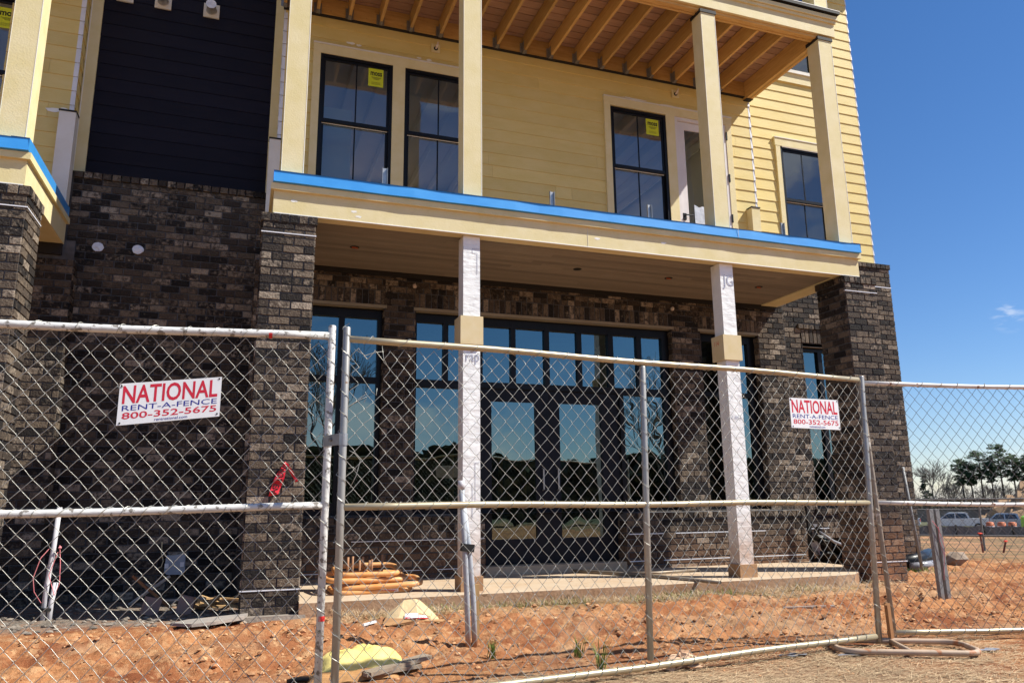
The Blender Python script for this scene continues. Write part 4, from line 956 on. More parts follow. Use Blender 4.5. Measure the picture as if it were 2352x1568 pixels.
def fence(name_label, A, Bp, s0, s1, posts, rails, mesh_z, wmat, grp, pr=.020, loc=None, w=.0885, h=.100, seed=1, dmg=None, warp=.015, ties=True, wr=.0017):
    mp = fence_map(A, Bp); T = Thing('chain_link_fence', name_label, 'fence', mp((s0 + s1) / 2, 0, 0), grp); random.seed(seed)
    for (s, z0, z1, mat, lean) in posts:
        mb = MB(); mb.tube([mp(s + lean, 0, z0), mp(s, 0, (z0 + z1) / 2), mp(s - lean, 0, z1 - .006), mp(s - lean, 0, z1)], [pr, pr, pr, pr * .85], 14); T.part('post', mb, MAT[mat], smooth=True)
    for (a, b, za, zb, mat, r) in rails:
        mb = MB(); k = 14; mb.tube([mp(a + (b - a) * i / k, 0, za + (zb - za) * i / k + .004 * math.sin(i * .9 + seed)) for i in range(k + 1)], r, 12); T.part('rail', mb, MAT[mat], smooth=True)
    w = w / 2; mb = MB(); z0, z1 = mesh_z; nw = int((s1 - s0 - .03) / w); nr = int(round((z1(s0) - z0) / (h / 2)))
    def disp(s, z):
        q = noise.noise(V((s * 1.3 + seed * 7, z * 1.3, 0))); q2 = noise.noise(V((s * 1.3 + 31, z * 1.3 + seed, 5))); q3 = noise.noise(V((s * 6, z * 6, seed))); q4 = noise.noise(V((s * .9, z * 1.1, seed + 9)))
        return q * warp + q3 * .0035, q2 * warp + noise.noise(V((s * 6 + 9, z * 6, seed))) * .0035, q4 * .012
    for k in range(nw + 1):
        sa = s0 + .015 + k * w; pts = []; start = 0
        for j in range(nr + 1):
            z = z0 + (z1(sa) - z0) * j / nr; s = sa + (w if (j + k) % 2 else 0)
            if s > s1 + .01: s = s1
            sgn = 1 if (j + k) % 2 else -1; kk = .008
            for dz, ds, dw in ((-kk, -sgn * .0065, .0018 * sgn), (0, sgn * .0006, 0), (kk, -sgn * .0065, -.0018 * sgn)):
                ss, zz = s + ds, z + dz
                if j == 0 and dz < 0 or j == nr and dz > 0: continue
                if dmg: 
                    r_ = dmg(ss, zz, k, j)
                    if r_ is None:
                        if len(pts) > 2: mb.tube(pts, wr, 4, caps=False)
                        pts = []; continue
                    ss, zz = r_
                a, b, c = disp(ss, zz); a += random.gauss(0, .0012); b += random.gauss(0, .0012); pts.append(mp(ss + a, c + dw * (1 if k % 2 else 1), zz + b))
        if len(pts) > 2: mb.tube(pts, wr, 4, caps=False)
    T.part('chain_link_mesh', mb, MAT[wmat], smooth=True)
    if ties:
        mb = MB()
        for (a, b, za, zb, mat, r) in rails:
            if za < .3 and a > 3: continue
            s = a + .08
            while s < b - .1:
                z = za + (zb - za) * (s - a) / (b - a); ln = random.uniform(.06, .13); q = []
                for i in range(15):
                    t = i / 14; an = t * 2 * math.pi * 1.05 - 1.9; q.append(mp(s + ln * t, math.cos(an) * (r + .003), z + math.sin(an) * (r + .003)))
                mb.tube(q, .0021, 4, caps=False); s += random.uniform(.13, .24) if za > 1.5 else random.uniform(.085, .10)
        for (s, z0_, z1_, mat, lean) in posts:
            z = z0_ + .1; q = []
            while z < z1_ - .06:
                for i in range(8):
                    an = i / 8 * 2 * math.pi; rr = pr + .003 + (.008 * random.random() if i in (3, 4) else 0)
                    sp_ = s + lean * (1 - 2 * (z - z0_) / (z1_ - z0_))
                    q.append(mp(sp_ + math.cos(an) * rr, math.sin(an) * rr, z)); z += random.uniform(.011, .016)
            mb.tube(q, .0016, 4, caps=False)
        T.parts('tie_wire', mb, MAT['wire'], smooth=True)
    return mp, T
GR = 'chain link fence panels in a row'
mpL, TL = fence('left chain link panel with flaking white pipes and the larger rental sign', (-1.156, 4.256), (.403, 4.17), -2.1, 1.589,
                [(-2.1, .05, 1.95, 'pipe_l', 0), (1.589, .02, 1.962, 'pipe_l', -.002)], [(-2.1, 1.575, 1.862, 1.900, 'pipe_l', .0215), (-2.1, 1.575, .942, .992, 'pipe_l', .019), (-2.1, 1.575, .06, .09, 'pipe_l', .019)],
                (.10, lambda s: 1.862), 'wire', GR, .020, w=.0925, h=.1025, seed=2)
def dmgT(s, z, k, j):
    # torn, sagging corner at the upper left of the tan panel
    d = math.hypot((s - .14) / .14, (z - 1.70) / .16)
    if k in (1, 2, 3) and 1.62 < z < 1.78 and d < 1: return None
    if d < 1.8: f = (1.8 - d) * .02; return s + f * .8, z - f
    return s, z
mpT, TT = fence('middle chain link panel with tan pipes and a centre post', (.49, 3.99), (4.29, 4.41), 0, 3.82,
                [(0.0, .02, 1.918, 'pipe_tp', .0), (1.87, .09, 1.835, 'pipe_tp', -.02), (3.82, .03, 1.895, 'pipe_tp', -.05)],
                [(.012, 3.83, 1.858, 1.868, 'pipe_t', .0185), (.012, 3.81, .990, .974, 'pipe_t', .0175), (.0, 3.74, .045, .072, 'pipe_t', .0195)], (.07, lambda s: 1.832), 'wire', GR, .0195, w=.0868, h=.0965, seed=5, dmg=dmgT)
mpR, TR = fence('right chain link panel with white rusty pipes and the sky behind', (4.37, 4.45), (5.58, 4.20), 0.0, 3.7,
                [(0.015, .02, 1.87, 'pipe_rl', .030), (3.7, .03, 1.86, 'pipe_r', 0)], [(.012, 3.69, 1.846, 1.80, 'pipe_r', .0165), (.012, 3.69, .966, .90, 'pipe_r', .0155), (.0, 3.69, .072, .04, 'pipe_t', .0185)],
                (.08, lambda s: 1.832 - .0124 * s), 'wire_r', GR, .0165, w=.0885, h=.100, seed=8, wr=.0018)
# loose wire loops on the tan panel's torn corner
mb = MB()
for pts in ([(.04, 1.80), (.10, 1.77), (.15, 1.79), (.20, 1.80)], [(.02, 1.72), (.08, 1.66), (.14, 1.58), (.165, 1.56), (.168, 1.60)], [(.03, 1.50), (.08, 1.535), (.115, 1.55), (.10, 1.52)], [(.19, 1.83), (.20, 1.76), (.235, 1.70)], [(.03, 1.27), (.06, 1.255), (.09, 1.22), (.07, 1.14), (.04, 1.08)], [(.03, 1.18), (.055, 1.185), (.07, 1.17)]):
    mb.tube([mpT(s, .012, z) for s, z in pts], .0016, 4)
TT.part('loose_wire', mb, MAT['wire'], smooth=True)
# red paint marks
MAT['redpaint'] = M('red_paint', (.62, .03, .03), rough=.5)
mb = MB()
for s, z, r, rad in ((1.27, 1.905, .012, .0222), ): mb.tube([mpL(s - .009, 0, z - .008), mpL(s + .009, 0, z - .008)], rad, 12, caps=False)
mb.tube([mpL(1.589, 0, .42), mpL(1.589, 0, .445)], .0206, 12, caps=False); TL.part('paint_mark', mb, MAT['redpaint'], smooth=True)
# clamp
C = Thing('fence_clamp', 'galvanised bolted clamp joining the white post to the tan panel post', 'clamp', mpT(-.03, .02, 1.33))
mb = MB(); c0 = mpL(1.589, 0, 0); c1 = mpT(0, 0, 0)
def half(c, z0, z1, r=.0235, a0=0, a1=2 * math.pi):
    q = [(c.x + math.cos(t) * r, c.y + math.sin(t) * r) for t in np.linspace(a0, a1, 19)]
    for i in range(18): mb.face([(q[i][0], q[i][1], z0), (q[i + 1][0], q[i + 1][1], z0), (q[i + 1][0], q[i + 1][1], z1), (q[i][0], q[i][1], z1)])
half(c0, 1.30, 1.36); half(c1, 1.295, 1.355)
mid = (c0 + c1) / 2; dd = (c1 - c0).normalized(); yy = V((dd.y, -dd.x, 0))
R3 = Matrix((dd, -yy, V((0, 0, 1)))).transposed(); mb.obox(V((mid.x, mid.y, 1.3275)) + yy * .02, ((c1 - c0).length + .002, .005, .058), R3)
C.part('strap', mb, MAT['steel'], smooth=False)
mb = MB(); cc = V((mid.x, mid.y, 1.33)) + yy * .024; mb.tube([cc, cc + yy * .010], .0105, 8); C.part('bolt', mb, MAT['hanger'])

# signs
MAT['signwhite'] = M('sign_white', (.80, .80, .82), (.74, .74, .77), rough=.35, nscale=3)
MAT['signred'] = M('sign_red', (.60, .028, .055), (.54, .025, .05), rough=.4); MAT['signblue'] = M('sign_blue', (.02, .025, .28), (.025, .03, .24), rough=.4)
def sign(mp, s0, s1, zl0, zl1, zr0, zr1, label):
    mid = mp((s0 + s1) / 2, .012, (zl0 + zr0) / 2); T = Thing('fence_sign', label, 'sign', mid, 'rental signs wired to the fence')
    def m2(u, w, v):   # u,v in 0..1
        s = s0 + (s1 - s0) * u; z = (zl0 + (zr0 - zl0) * u) + ((zl1 + (zr1 - zl1) * u) - (zl0 + (zr0 - zl0) * u)) * v
        s += .012 * (1 - v) * 0; return mp(s, .010 + w, z)
    mb = MB()
    nu, nv = 16, 6
    for w in (0, .003):
        mb.grid([[m2(i / nu, w, k / nv) for i in range(nu + 1)] for k in range(nv + 1)])
    for k in range(nv):
        for u in (0, 1): mb.face([m2(u, 0, k / nv), m2(u, .003, k / nv), m2(u, .003, (k + 1) / nv), m2(u, 0, (k + 1) / nv)])
    for k in range(nu):
        for v in (0, 1): mb.face([m2(k / nu, 0, v), m2(k / nu, .003, v), m2((k + 1) / nu, .003, v), m2((k + 1) / nu, 0, v)])
    T.part('sign_board', mb, MAT['signwhite'])
    t = MB(); put_text(t, 'NATIONAL', m2, .035, .965, .50, .945, .0036, .018); put_text(t, '800-352-5675', m2, .045, .965, .135, .295, .0036, .012); T.part('lettering', t, MAT['signred'], label='red lettering')
    t = MB(); put_text(t, 'RENT-A-FENCE', m2, .04, .965, .335, .465, .0036, .0); put_text(t, 'rentnational.com', m2, .36, .68, .035, .105, .0036, .004); T.part('lettering', t, MAT['signblue'], label='blue lettering')
    h = MB()
    for u, v in ((.02, .94), (.975, .955), (.03, .05), (.975, .07)):
        p = m2(u, .0038, v); h.tube([p, p + V((0, -.0012, 0))], .0045, 8)
    T.part('grommet', h, MAT['ink'])
    h = MB()
    for u, v in ((.975, .955), (.975, .07), (.02, .94)):
        p = m2(u, .003, v); q = [p + V((math.cos(a) * .012 + .008 * (1 if u > .5 else -1), -.003 + .006 * math.sin(a * .5), math.sin(a) * .010)) for a in np.linspace(0, 6, 12)]; h.tube(q, .0014, 4)
    T.part('wire_loop', h, MAT['wire'])
sign(mpL, .563, 1.040, 1.393, 1.603, 1.450, 1.655, 'larger white rental sign tilted on the left fence panel')
sign(mpT, 3.112, 3.585, 1.485, 1.694, 1.483, 1.699, 'smaller looking white rental sign on the tan panel by the corner pier')

# red caution tape scrap stuck on the mesh
MAT['redtape'] = M('red_tape', (.66, .03, .045), (.56, .02, .04), rough=.4, nscale=9)
T = Thing('caution_tape', 'torn red caution tape tied to the brick pier behind the left panel', 'tape', (.38, 7.46, 1.36))
mb = MB(); rows = []
for k in range(9):
    t = k / 8; cx = .39 - .095 * t; z = 1.375 - .29 * t; hw = .012 + .036 * min(1, t * 2.2); rows.append([(cx - hw * math.cos(t * .7), 7.465 - .012 * math.sin(k * 2), z - .008 * t), (cx + hw, 7.462 + .010 * math.sin(k * 1.3), z + .012 * t)])
mb.grid(rows); rows = []
for k in range(6): t = k / 5; cx = .40 + .10 * t; z = 1.375 - .165 * t; rows.append([(cx - .006, 7.465, z - .006), (cx + .016, 7.46 - .008 * (k % 2), z + .006)])
mb.grid(rows); mb.blob((.393, 7.462, 1.376), .018, .5, .3); T.part('tape_strip', mb, MAT['redtape'])
t = MB(); an = math.radians(-108)
def tm(u, w, v):
    du, dv = u, v; c, s = math.cos(an), math.sin(an); return (.378 + c * du - s * dv * 1.0, 7.458 - w - .014, 1.345 + s * du + c * dv)
put_text(t, 'NOT EN', tm, .0, .25, -.028, .028, .002, .02); T.part('lettering', t, MAT['ink'])

# fence feet -------------------------------------------------------------
def loop_pts(c, L_, W_, rot, rad=.09, tilt=(0, 0), n=5):
    pts = []; hx, hy = L_ / 2 - rad, W_ / 2 - rad
    for (sx, sy, a0) in ((1, 1, 0), (-1, 1, 90), (-1, -1, 180), (1, -1, 270)):
        for i in range(n):
            a = math.radians(a0 + 90 * i / (n - 1)); x = sx * hx + math.cos(a) * rad; y = sy * hy + math.sin(a) * rad
            X = x * math.cos(rot) - y * math.sin(rot); Y = x * math.sin(rot) + y * math.cos(rot)
            pts.append(V((c[0] + X, c[1] + Y, c[2] + tilt[0] * X + tilt[1] * Y)))
    return pts
def foot(c, L_, W_, rot, tilt, mat, label, group, pins=()):
    T = Thing('fence_stand', label, 'fence stand', c, group); mb = MB(); mb.tube(loop_pts(c, L_, W_, rot, rad=.12, tilt=tilt), .0185 if mat == 'rust' else .026, 10, closed=True)
    a = V((c[0], c[1], c[2])); dx = V((-math.sin(rot), math.cos(rot), tilt[0] * -math.sin(rot) + tilt[1] * math.cos(rot))) * (W_ / 2)
    T.part('loop', mb, MAT[mat], smooth=True)
    mb = MB(); mb.tube([a - dx, a + dx], .016, 8); T.part('cross_bar', mb, MAT[mat], smooth=True)
    for (px, py, h0) in pins:
        mb = MB(); mb.tube([(px, py, c[2]), (px + .003, py, c[2] + h0)], .0115, 8); T.part('pin', mb, MAT['rustpin'], smooth=True)
    return T
MAT['rustpin'] = M('rusty_pin', (.42, .22, .11), (.30, .15, .08), rough=.7, nscale=12)
MAT['orangepipe'] = M('orange_pipe', (.66, .28, .08), (.70, .38, .17), rough=.45, nscale=4, spots=((.45, .36, .28), 9., .66))
foot((4.22, 4.20, .035), .86, .42, math.radians(-28), (0, 0), 'rust', 'rusty loop shaped fence stand on the clay at the joint of two panels', None)
GS = 'orange fence stands stacked on the slab'
foot((1.30, 8.02, .170), .76, .50, .05, (.0, .04), 'orangepipe', 'bottom orange fence stand of the stack on the slab', GS, ((1.18, 7.95, .28),))
foot((1.38, 8.00, .225), .82, .50, -.06, (.03, .06), 'orangepipe', 'second orange fence stand of the stack, longest to the right', GS, ((1.12, 8.02, .26), (1.42, 8.03, .27)))
foot((1.24, 8.03, .285), .80, .48, .10, (-.03, .07), 'orangepipe', 'third orange fence stand of the stack, pointing left', GS, ((1.06, 7.92, .20), (1.30, 7.94, .17)))
foot((1.26, 8.02, .350), .62, .46, -.02, (.0, .12), 'orangepipe', 'top orange fence stand of the stack with pins standing up', GS, ((1.00, 7.93, .13), (1.22, 8.00, .13), (1.27, 7.90, .10)))
t = MB(); m = MB()
for (x0, z0) in ((1.46, .205), (1.37, .155)):
    m.box(x0, x0 + .17, 7.755, 7.757, z0, z0 + .028); put_text(t, 'NATIONAL', front(7.752), x0 + .01, x0 + .16, z0 + .006, z0 + .023, .001, .02)
T = Thing('stand_label', 'white label with red wording on the orange fence stands', 'label', (1.46, 7.756, .18)); T.part('label_strip', m, MAT['signwhite']); T.part('lettering', t, MAT['signred'])

# conduits ------------------------------------------------------------------
MAT['pvc'] = M('pvc_grey', (.34, .36, .40), (.40, .42, .46), rough=.4, nscale=4, stain=((.42, .24, .14), 0., .12)); MAT['tape'] = M('black_tape', (.02, .02, .02), rough=.5)
MAT['pvcw'] = M('pvc_dusty', (.62, .62, .66), (.54, .52, .54), rough=.45, nscale=5); MAT['string'] = M('pink_string', (.72, .16, .20), (.74, .30, .30), rough=.7)
T = Thing('conduit', 'pair of grey conduit pipes taped together in front of the left wrapped post', 'pipe', (1.65, 5.6, 0), 'grey conduit pipes standing in the clay')
for pts, r in (([(1.632, 5.6, -.1), (1.618, 5.6, .35), (1.600, 5.6, .70), (1.575, 5.6, 1.15)], .0205), ([(1.682, 5.6, -.1), (1.668, 5.6, .30), (1.640, 5.62, .67), (1.604, 5.65, 1.0)], .0205)):
    mb = MB(); mb.tube(pts, r, 12); T.part('pipe', mb, MAT['pvc'], smooth=True)
mb = MB(); mb.tube([(1.575, 5.6, 1.10), (1.573, 5.6, 1.165)], .026, 12); T.part('pipe_cap', mb, MAT['pvcw'], smooth=True)
mb = MB(); mb.obox((1.622, 5.60, .675), (.095, .052, .055), Matrix.Rotation(.12, 3, 'Y')); T.part('tape', mb, MAT['tape'])
T = Thing('conduit', 'pair of pale conduit pipes at the left with a pink string loop', 'pipe', (-1.58, 8.2, 0), 'grey conduit pipes standing in the clay')
for pts in ([(-1.60, 8.2, -.1), (-1.595, 8.2, .30), (-1.575, 8.2, .60), (-1.56, 8.2, 1.0)], [(-1.548, 8.2, -.1), (-1.545, 8.2, .15), (-1.525, 8.2, .33)]):
    mb = MB(); mb.tube(pts, .022, 12); T.part('pipe', mb, MAT['pvcw'], smooth=True)
mb = MB(); mb.tube([(-1.575, 8.165, .09), (-1.573, 8.165, .115)], .042, 10); T.part('tape', mb, MAT['tape'])
mb = MB(); mb.tube([(-1.52, 8.17, .66), (-1.50, 8.17, .50), (-1.49, 8.17, .32), (-1.52, 8.17, .22), (-1.58, 8.16, .40), (-1.53, 8.17, .60)], .0035, 4)
mb.tube([(-1.60, 8.2, .64), (-1.66, 8.16, .55), (-1.70, 8.15, .38), (-1.68, 8.15, .26), (-1.62, 8.17, .16)], .0035, 4); mb.blob((-1.515, 8.16, .64), .015); T.part('string', mb, MAT['string'])
T = Thing('steel_stake', 'pair of grey square topped stakes with pink string beyond the right panel', 'stake', (6.5, 5.88, 0))
MAT['stakegrey'] = M('stake_grey', (.24, .245, .25), (.18, .185, .19), rough=.5, nscale=5, stain=((.36, .2, .12), 0, .1))
for a, b in (((6.476, 5.88, -.1), (6.455, 5.88, .89)), ((6.56, 5.88, -.1), (6.535, 5.88, .89))):
    mb = MB(); a, b = V(a), V(b); mb.hexa([a + V((-.02, -.02, 0)), a + V((.02, -.02, 0)), a + V((.02, .02, 0)), a + V((-.02, .02, 0)), b + V((-.025, -.02, 0)), b + V((.025, -.02, 0)), b + V((.025, .02, 0)), b + V((-.025, .02, 0))]); T.part('stake', mb, MAT['stakegrey'])
mb = MB(); mb.tube([(6.44, 5.85, .78), (6.50, 5.84, .70), (6.56, 5.85, .52), (6.52, 5.85, .34), (6.50, 5.85, .22)], .003, 4); mb.tube([(6.50, 5.84, .72), (6.49, 5.84, .60), (6.53, 5.84, .45)], .003, 4); T.part('string', mb, MAT['string'])
mb = MB(); mb.tube([(8.925, 8.5, 1.42), (9.08, 8.5, -.1)], .022, 10); mb.tube([(8.90, 8.5, 1.41), (8.95, 8.5, 1.42)], .018, 6)
single('leaning_pipe', mb, MAT['stakegrey'], (9.07, 8.5, 0), 'single grey pipe leaning beside the corner pier', 'pipe', smooth=True)
mb = MB(); p0 = mpT(3.86, .03, 0); mb.hexa([p0 + V(q) for q in ((-.012, -.012, -.05), (.016, -.012, -.05), (.016, .016, -.05), (-.012, .016, -.05), (-.022, -.012, .27), (.004, -.012, .285), (.004, .016, .285), (-.022, .016, .27))])
MAT['stakewood'] = M('stake_wood', (.44, .22, .10), (.36, .17, .07), rough=.8, stretch=(8, 8, 1)); single('wooden_stake', mb, MAT['stakewood'], p0, 'short brown wooden stake driven in between the two fence posts', 'stake')
mb = MB(); mb.box(1.70, 1.745, 5.70, 5.72, -.05, .40); single('wooden_stake', mb, MAT['stud'], (1.72, 5.7, 0), 'tan wooden stake right behind the taped grey conduits', 'stake')

# pipe frame lying on the slab ------------------------------------------------
T = Thing('pipe_frame', 'old metal pipe lying over the slab edge between the wrapped posts', 'pipe', (4.6, 7.8, .15))
mb = MB(); q = [V((4.25, 9.0, .17)), V((4.70, 8.45, .165)), V((5.16, 7.30, .16))]
MAT['oldpipe'] = M('old_pipe', (.24, .18, .13), (.32, .27, .21), rough=.5, metal=.4, nscale=8)
mb.tube([(3.95, 8.95, .165), (4.40, 8.75, .165), (4.62, 7.85, .163), (4.86, 7.16, .158)][0:1] + [(4.25, 8.50, .165), (4.55, 7.83, .163), (4.83, 7.14, .155)], .021, 12); T.part('pipe', mb, MAT['oldpipe'], smooth=True)
mb = MB(); mb.tube([(4.832, 7.136, .155), (4.8325, 7.134, .155)], .017, 12); T.part('pipe_mouth', mb, MAT['ink'])
mb = MB(); mb.tube([(4.40, 8.40, .165), (4.75, 8.28, .165), (5.4, 8.40, .165)], .016, 10); T.part('brace', mb, MAT['oldpipe'], smooth=True)

# bags ------------------------------------------------------------------------
MAT['kraft'] = M('kraft_paper', (.62, .47, .27), (.55, .40, .21), rough=.7, nscale=4, bump=1.0, bscale=9); MAT['kraft2'] = M('kraft_dark', (.40, .22, .10), rough=.8)
T = Thing('paper_bag', 'crumpled brown paper bag propped on the clay beside the slab', 'bag', (1.49, 6.8, 0)); random.seed(14)
prof = [(1.225, .0), (1.25, .06), (1.34, .13), (1.40, .175), (1.50, .18), (1.545, .165), (1.62, .10), (1.70, .02)]
mb = MB(); rows = []
for k, (x, z) in enumerate(prof):
    zz = z + .01; rows.append([(x + random.uniform(-.012, .012), 6.70 - .02 * math.sin(k), .0), (x + random.uniform(-.01, .01), 6.735 + random.uniform(-.015, .015), zz * .45), (x, 6.80 + random.uniform(-.02, .02), zz), (x + .02, 6.92 + random.uniform(-.02, .02), zz * .55), (x + .02, 6.99, 0)])
mb.grid(rows); T.part('bag_paper', mb, MAT['kraft'])
mb = MB(); mb.face([(1.20, 6.69, .02), (1.46, 6.672, .03), (1.86, 6.78, .014), (1.72, 6.70, .005), (1.24, 6.66, .004)]); mb.face([(1.20, 6.69, .02), (1.23, 6.71, .06), (1.42, 6.712, .045), (1.46, 6.69, .02)]); T.part('bag_underside', mb, MAT['kraft2'])
mb = MB(); mb.face([(1.385, 6.704, .048), (1.51, 6.702, .048), (1.51, 6.726, .085), (1.40, 6.726, .085)]); mb.face([(1.515, 6.708, .045), (1.60, 6.712, .035), (1.58, 6.735, .065), (1.52, 6.728, .075)]); T.part('label', mb, MAT['signwhite'])
mb = MB(); mb.face([(1.39, 6.7025, .046), (1.60, 6.709, .032), (1.60, 6.712, .042), (1.40, 6.706, .058)]); T.part('label_stripe', mb, MAT['redpaint'])
MAT['sack'] = M('sack_yellow', (.80, .67, .24), (.74, .58, .18), rough=.5, nscale=4, bump=2.5, bscale=6, stain=((.50, .26, .12), -.01, .035)); MAT['sackb'] = M('sack_under', (.48, .26, .10), (.40, .20, .08), rough=.7)
def pillow(c, hx, hy, hz, rot, nu=22, nv=14, seed=0):
    rows = []
    for k in range(nv + 1):
        v = -1 + 2 * k / nv; row = []
        for i in range(nu + 1):
            u = -1 + 2 * i / nu; ee = max(0., (1 - abs(u) ** 3.2)) ** .55 * max(0., (1 - abs(v) ** 2.6)) ** .55
            z = hz * ee + .22 * hz * noise.noise(V((u * 2.6 + v, v * 4, seed))) * ee * 2 + .012 * abs(math.sin(u * 5 + v * 2.3)) * ee + .004 * math.sin(u * 14 + 2 * v)
            x, y = u * hx * (1 - .06 * v * v), v * hy * (1 - .08 * u * u)
            row.append((c[0] + x * math.cos(rot) - y * math.sin(rot), c[1] + x * math.sin(rot) + y * math.cos(rot), c[2] + z))
        rows.append(row)
    return rows
T = Thing('sandbag', 'yellow sandbag lying behind the two fence posts', 'sandbag', (.74, 4.98, 0))
mb = MB(); mb.grid(pillow((.76, 4.97, .012), .27, .16, .115, .04, seed=3)); T.part('sack_cloth', mb, MAT['sack'], smooth=True)
mb = MB(); mb.grid([[(p[0], p[1] - .01, p[2]) for p in r] for r in pillow((.70, 4.86, -.004), .27, .10, .045, .04, seed=5)]); T.part('sack_underside', mb, MAT['sackb'], smooth=True)
MAT['plastic'] = M('black_plastic', (.006, .006, .007), (.009, .009, .010), rough=.34, spec=.22, bump=.8, bscale=7); MAT['grey_film'] = M('grey_film', (.30, .30, .33), (.20, .20, .22), rough=.3, bump=1.2, bscale=10)
mb = MB(); mb.grid([[(.33 + .30 * i / 8, 4.80 + .05 * k + .02 * math.sin(i), .008 + .022 * abs(noise.noise(V((i * .6, k, 2)))) + .01 * (k == 1)) for i in range(9)] for k in range(4)]); single('plastic_scrap', mb, MAT['plastic'], (.45, 4.85, 0), 'crumpled black plastic left of the yellow sandbag', 'plastic', smooth=True)
MAT['plank'] = M('weathered_plank', (.34, .27, .20), (.25, .19, .14), rough=.85, nscale=3, stretch=(1, 9, 9), attr=.1)
mb = MB(); R_ = Matrix.Rotation(math.radians(27), 3, 'Z') @ Matrix.Rotation(math.radians(-4), 3, 'Y'); mb.obox((.97, 4.84, .05), (.46, .085, .022), R_); mb.obox((.93, 4.80, .03), (.38, .05, .02), Matrix.Rotation(math.radians(22), 3, 'Z')); single('wood_plank', mb, MAT['plank'], (.97, 4.84, 0), 'weathered grey plank leaning against the right end of the sandbag', 'plank')
mb = MB(); random.seed(17); rows = []
for k in range(9): rows.append([(2.44 + .26 * i / 8 + random.uniform(-.02, .02) + .02 * (k - 4) * .3, 4.22 + .11 * k / 8 + random.uniform(-.015, .015), .01 + .085 * max(0, 1 - ((i - 5) / 4.) ** 2) * max(0, 1 - ((k - 5) / 4.5) ** 2) + random.uniform(0, .022)) for i in range(9)])
mb.grid(rows); MAT['rag'] = M('rag', (.66, .45, .30), (.58, .37, .23), rough=.75); single('paper_scrap', mb, MAT['rag'], (2.57, 4.27, 0), 'crumpled tan paper on the straw in front of the bottom rail', 'paper')
for i, (x, y, l, lab) in enumerate(((3.45, 4.33, .22, 'left grey plastic scrap trodden into the clay by the bottom rail'), (3.86, 4.20, .33, 'right grey plastic scrap trodden into the clay near the rusty stand'), (4.75, 3.98, .16, 'small grey plastic scrap right of the rusty stand'))):
    mb = MB(); mb.grid([[(x + l * (u / 10 - .5), y + .05 * (k / 3 - .5) * math.sin(math.pi * (u + .6) / 11) * 1.6 + .014 * math.sin(u * 1.3), .012 + .010 * abs(noise.noise(V((u * .8, k, i)))) + .004) for u in range(11)] for k in range(4)]); single('plastic_scrap', mb, MAT['grey_film'], (x, y, 0), lab, 'plastic', smooth=True)
mb = MB(); mb.obox((1.10, 6.74, .022), (.13, .022, .016), Matrix.Rotation(.5, 3, 'Z') @ Matrix.Rotation(-.1, 3, 'Y')); single('trim_offcut', mb, MAT['signwhite'], (1.10, 6.74, 0), 'small white offcut left of the paper bag', 'offcut')
mb = MB(); mb.obox((4.28, 4.56, .03), (.16, .05, .012), Matrix.Rotation(.6, 3, 'Z')); single('trim_offcut', mb, MAT['kraft'], (4.28, 4.56, 0), 'pale wood scrap behind the end of the tan bottom rail', 'offcut')
mb = MB(); mb.tube([(4.75, 6.05, .03), (5.0, 5.98, .035), (5.25, 5.96, .03)], .013, 6); single('steel_rod', mb, MAT['stakegrey'], (5, 6, 0), 'thin dark rod lying on the clay behind the corner posts', 'rod')

# debris by the recessed wall ---------------------------------------------------
MAT['offcut'] = M('wood_offcut', (.50, .33, .16), (.40, .24, .11), rough=.8, attr=.3); MAT['rustwood'] = M('rusty_board', (.36, .17, .07), (.26, .11, .05), rough=.85, nscale=9); MAT['pinkblock'] = M('pink_block', (.38, .26, .22), (.30, .20, .17), rough=.9)
random.seed(23)
for i in range(20):
    x, y = random.uniform(-.36, .14), random.uniform(8.1, 8.75); z = .02 + .15 * random.random() * (1 - abs(x + .08) / .4)
    mb = MB(); mb.obox((x, y, z), (random.uniform(.10, .30), random.uniform(.02, .06), random.uniform(.012, .022)), Matrix.Rotation(random.uniform(-1.2, 1.2), 3, 'Z') @ Matrix.Rotation(random.uniform(-.5, .5), 3, 'Y'), random.random())
    single('wood_offcut', mb, MAT['offcut'], (x, y, 0), 'splintered pale wood offcut in the scrap heap at the foot of the left pier', 'offcut', 'wood offcuts heaped beside the left pier')
mb = MB(); mb.obox((-.74, 8.50, .175), (.50, .05, .022), Matrix.Rotation(math.radians(41), 3, 'Y')); single('rusty_board', mb, MAT['rustwood'], (-.70, 8.5, 0), 'rusty brown board leaning up out of the scrap', 'board')
for (x, y, r, l) in ((-.72, 8.25, .35, 'left pink masonry block on the rubble'), (-.41, 8.22, -.15, 'right pink masonry block on the rubble')):
    mb = MB(); mb.obox((x, y, .075), (.14, .08, .16), Matrix.Rotation(r, 3, 'Z') @ Matrix.Rotation(.25, 3, 'Y')); single('masonry_block', mb, MAT['pinkblock'], (x, y, 0), l, 'block', 'pink blocks at the recessed wall')
MAT['flat_grey'] = M('slate_board', (.27, .245, .225), (.34, .29, .25), rough=.85, nscale=6, bump=.5)
mb = MB(); pl = [(-.47, 7.22), (-.30, 7.06), (-.12, 7.10), (.10, 7.26), (.14, 7.48), (-.1, 7.42), (-.35, 7.36)]
mb.face([(x, y, .055 + .02 * (x + .3)) for x, y in pl]); mb.face([(x, y, .03 + .02 * (x + .3)) for x, y in pl])
for i in range(len(pl)): a, b = pl[i], pl[(i + 1) % len(pl)]; mb.face([(a[0], a[1], .03 + .02 * (a[0] + .3)), (b[0], b[1], .03 + .02 * (b[0] + .3)), (b[0], b[1], .055 + .02 * (b[0] + .3)), (a[0], a[1], .055 + .02 * (a[0] + .3))])
single('broken_board', mb, MAT['flat_grey'], (-.2, 7.25, 0), 'broken flat grey board lying on the clay left of the pier foot', 'board')
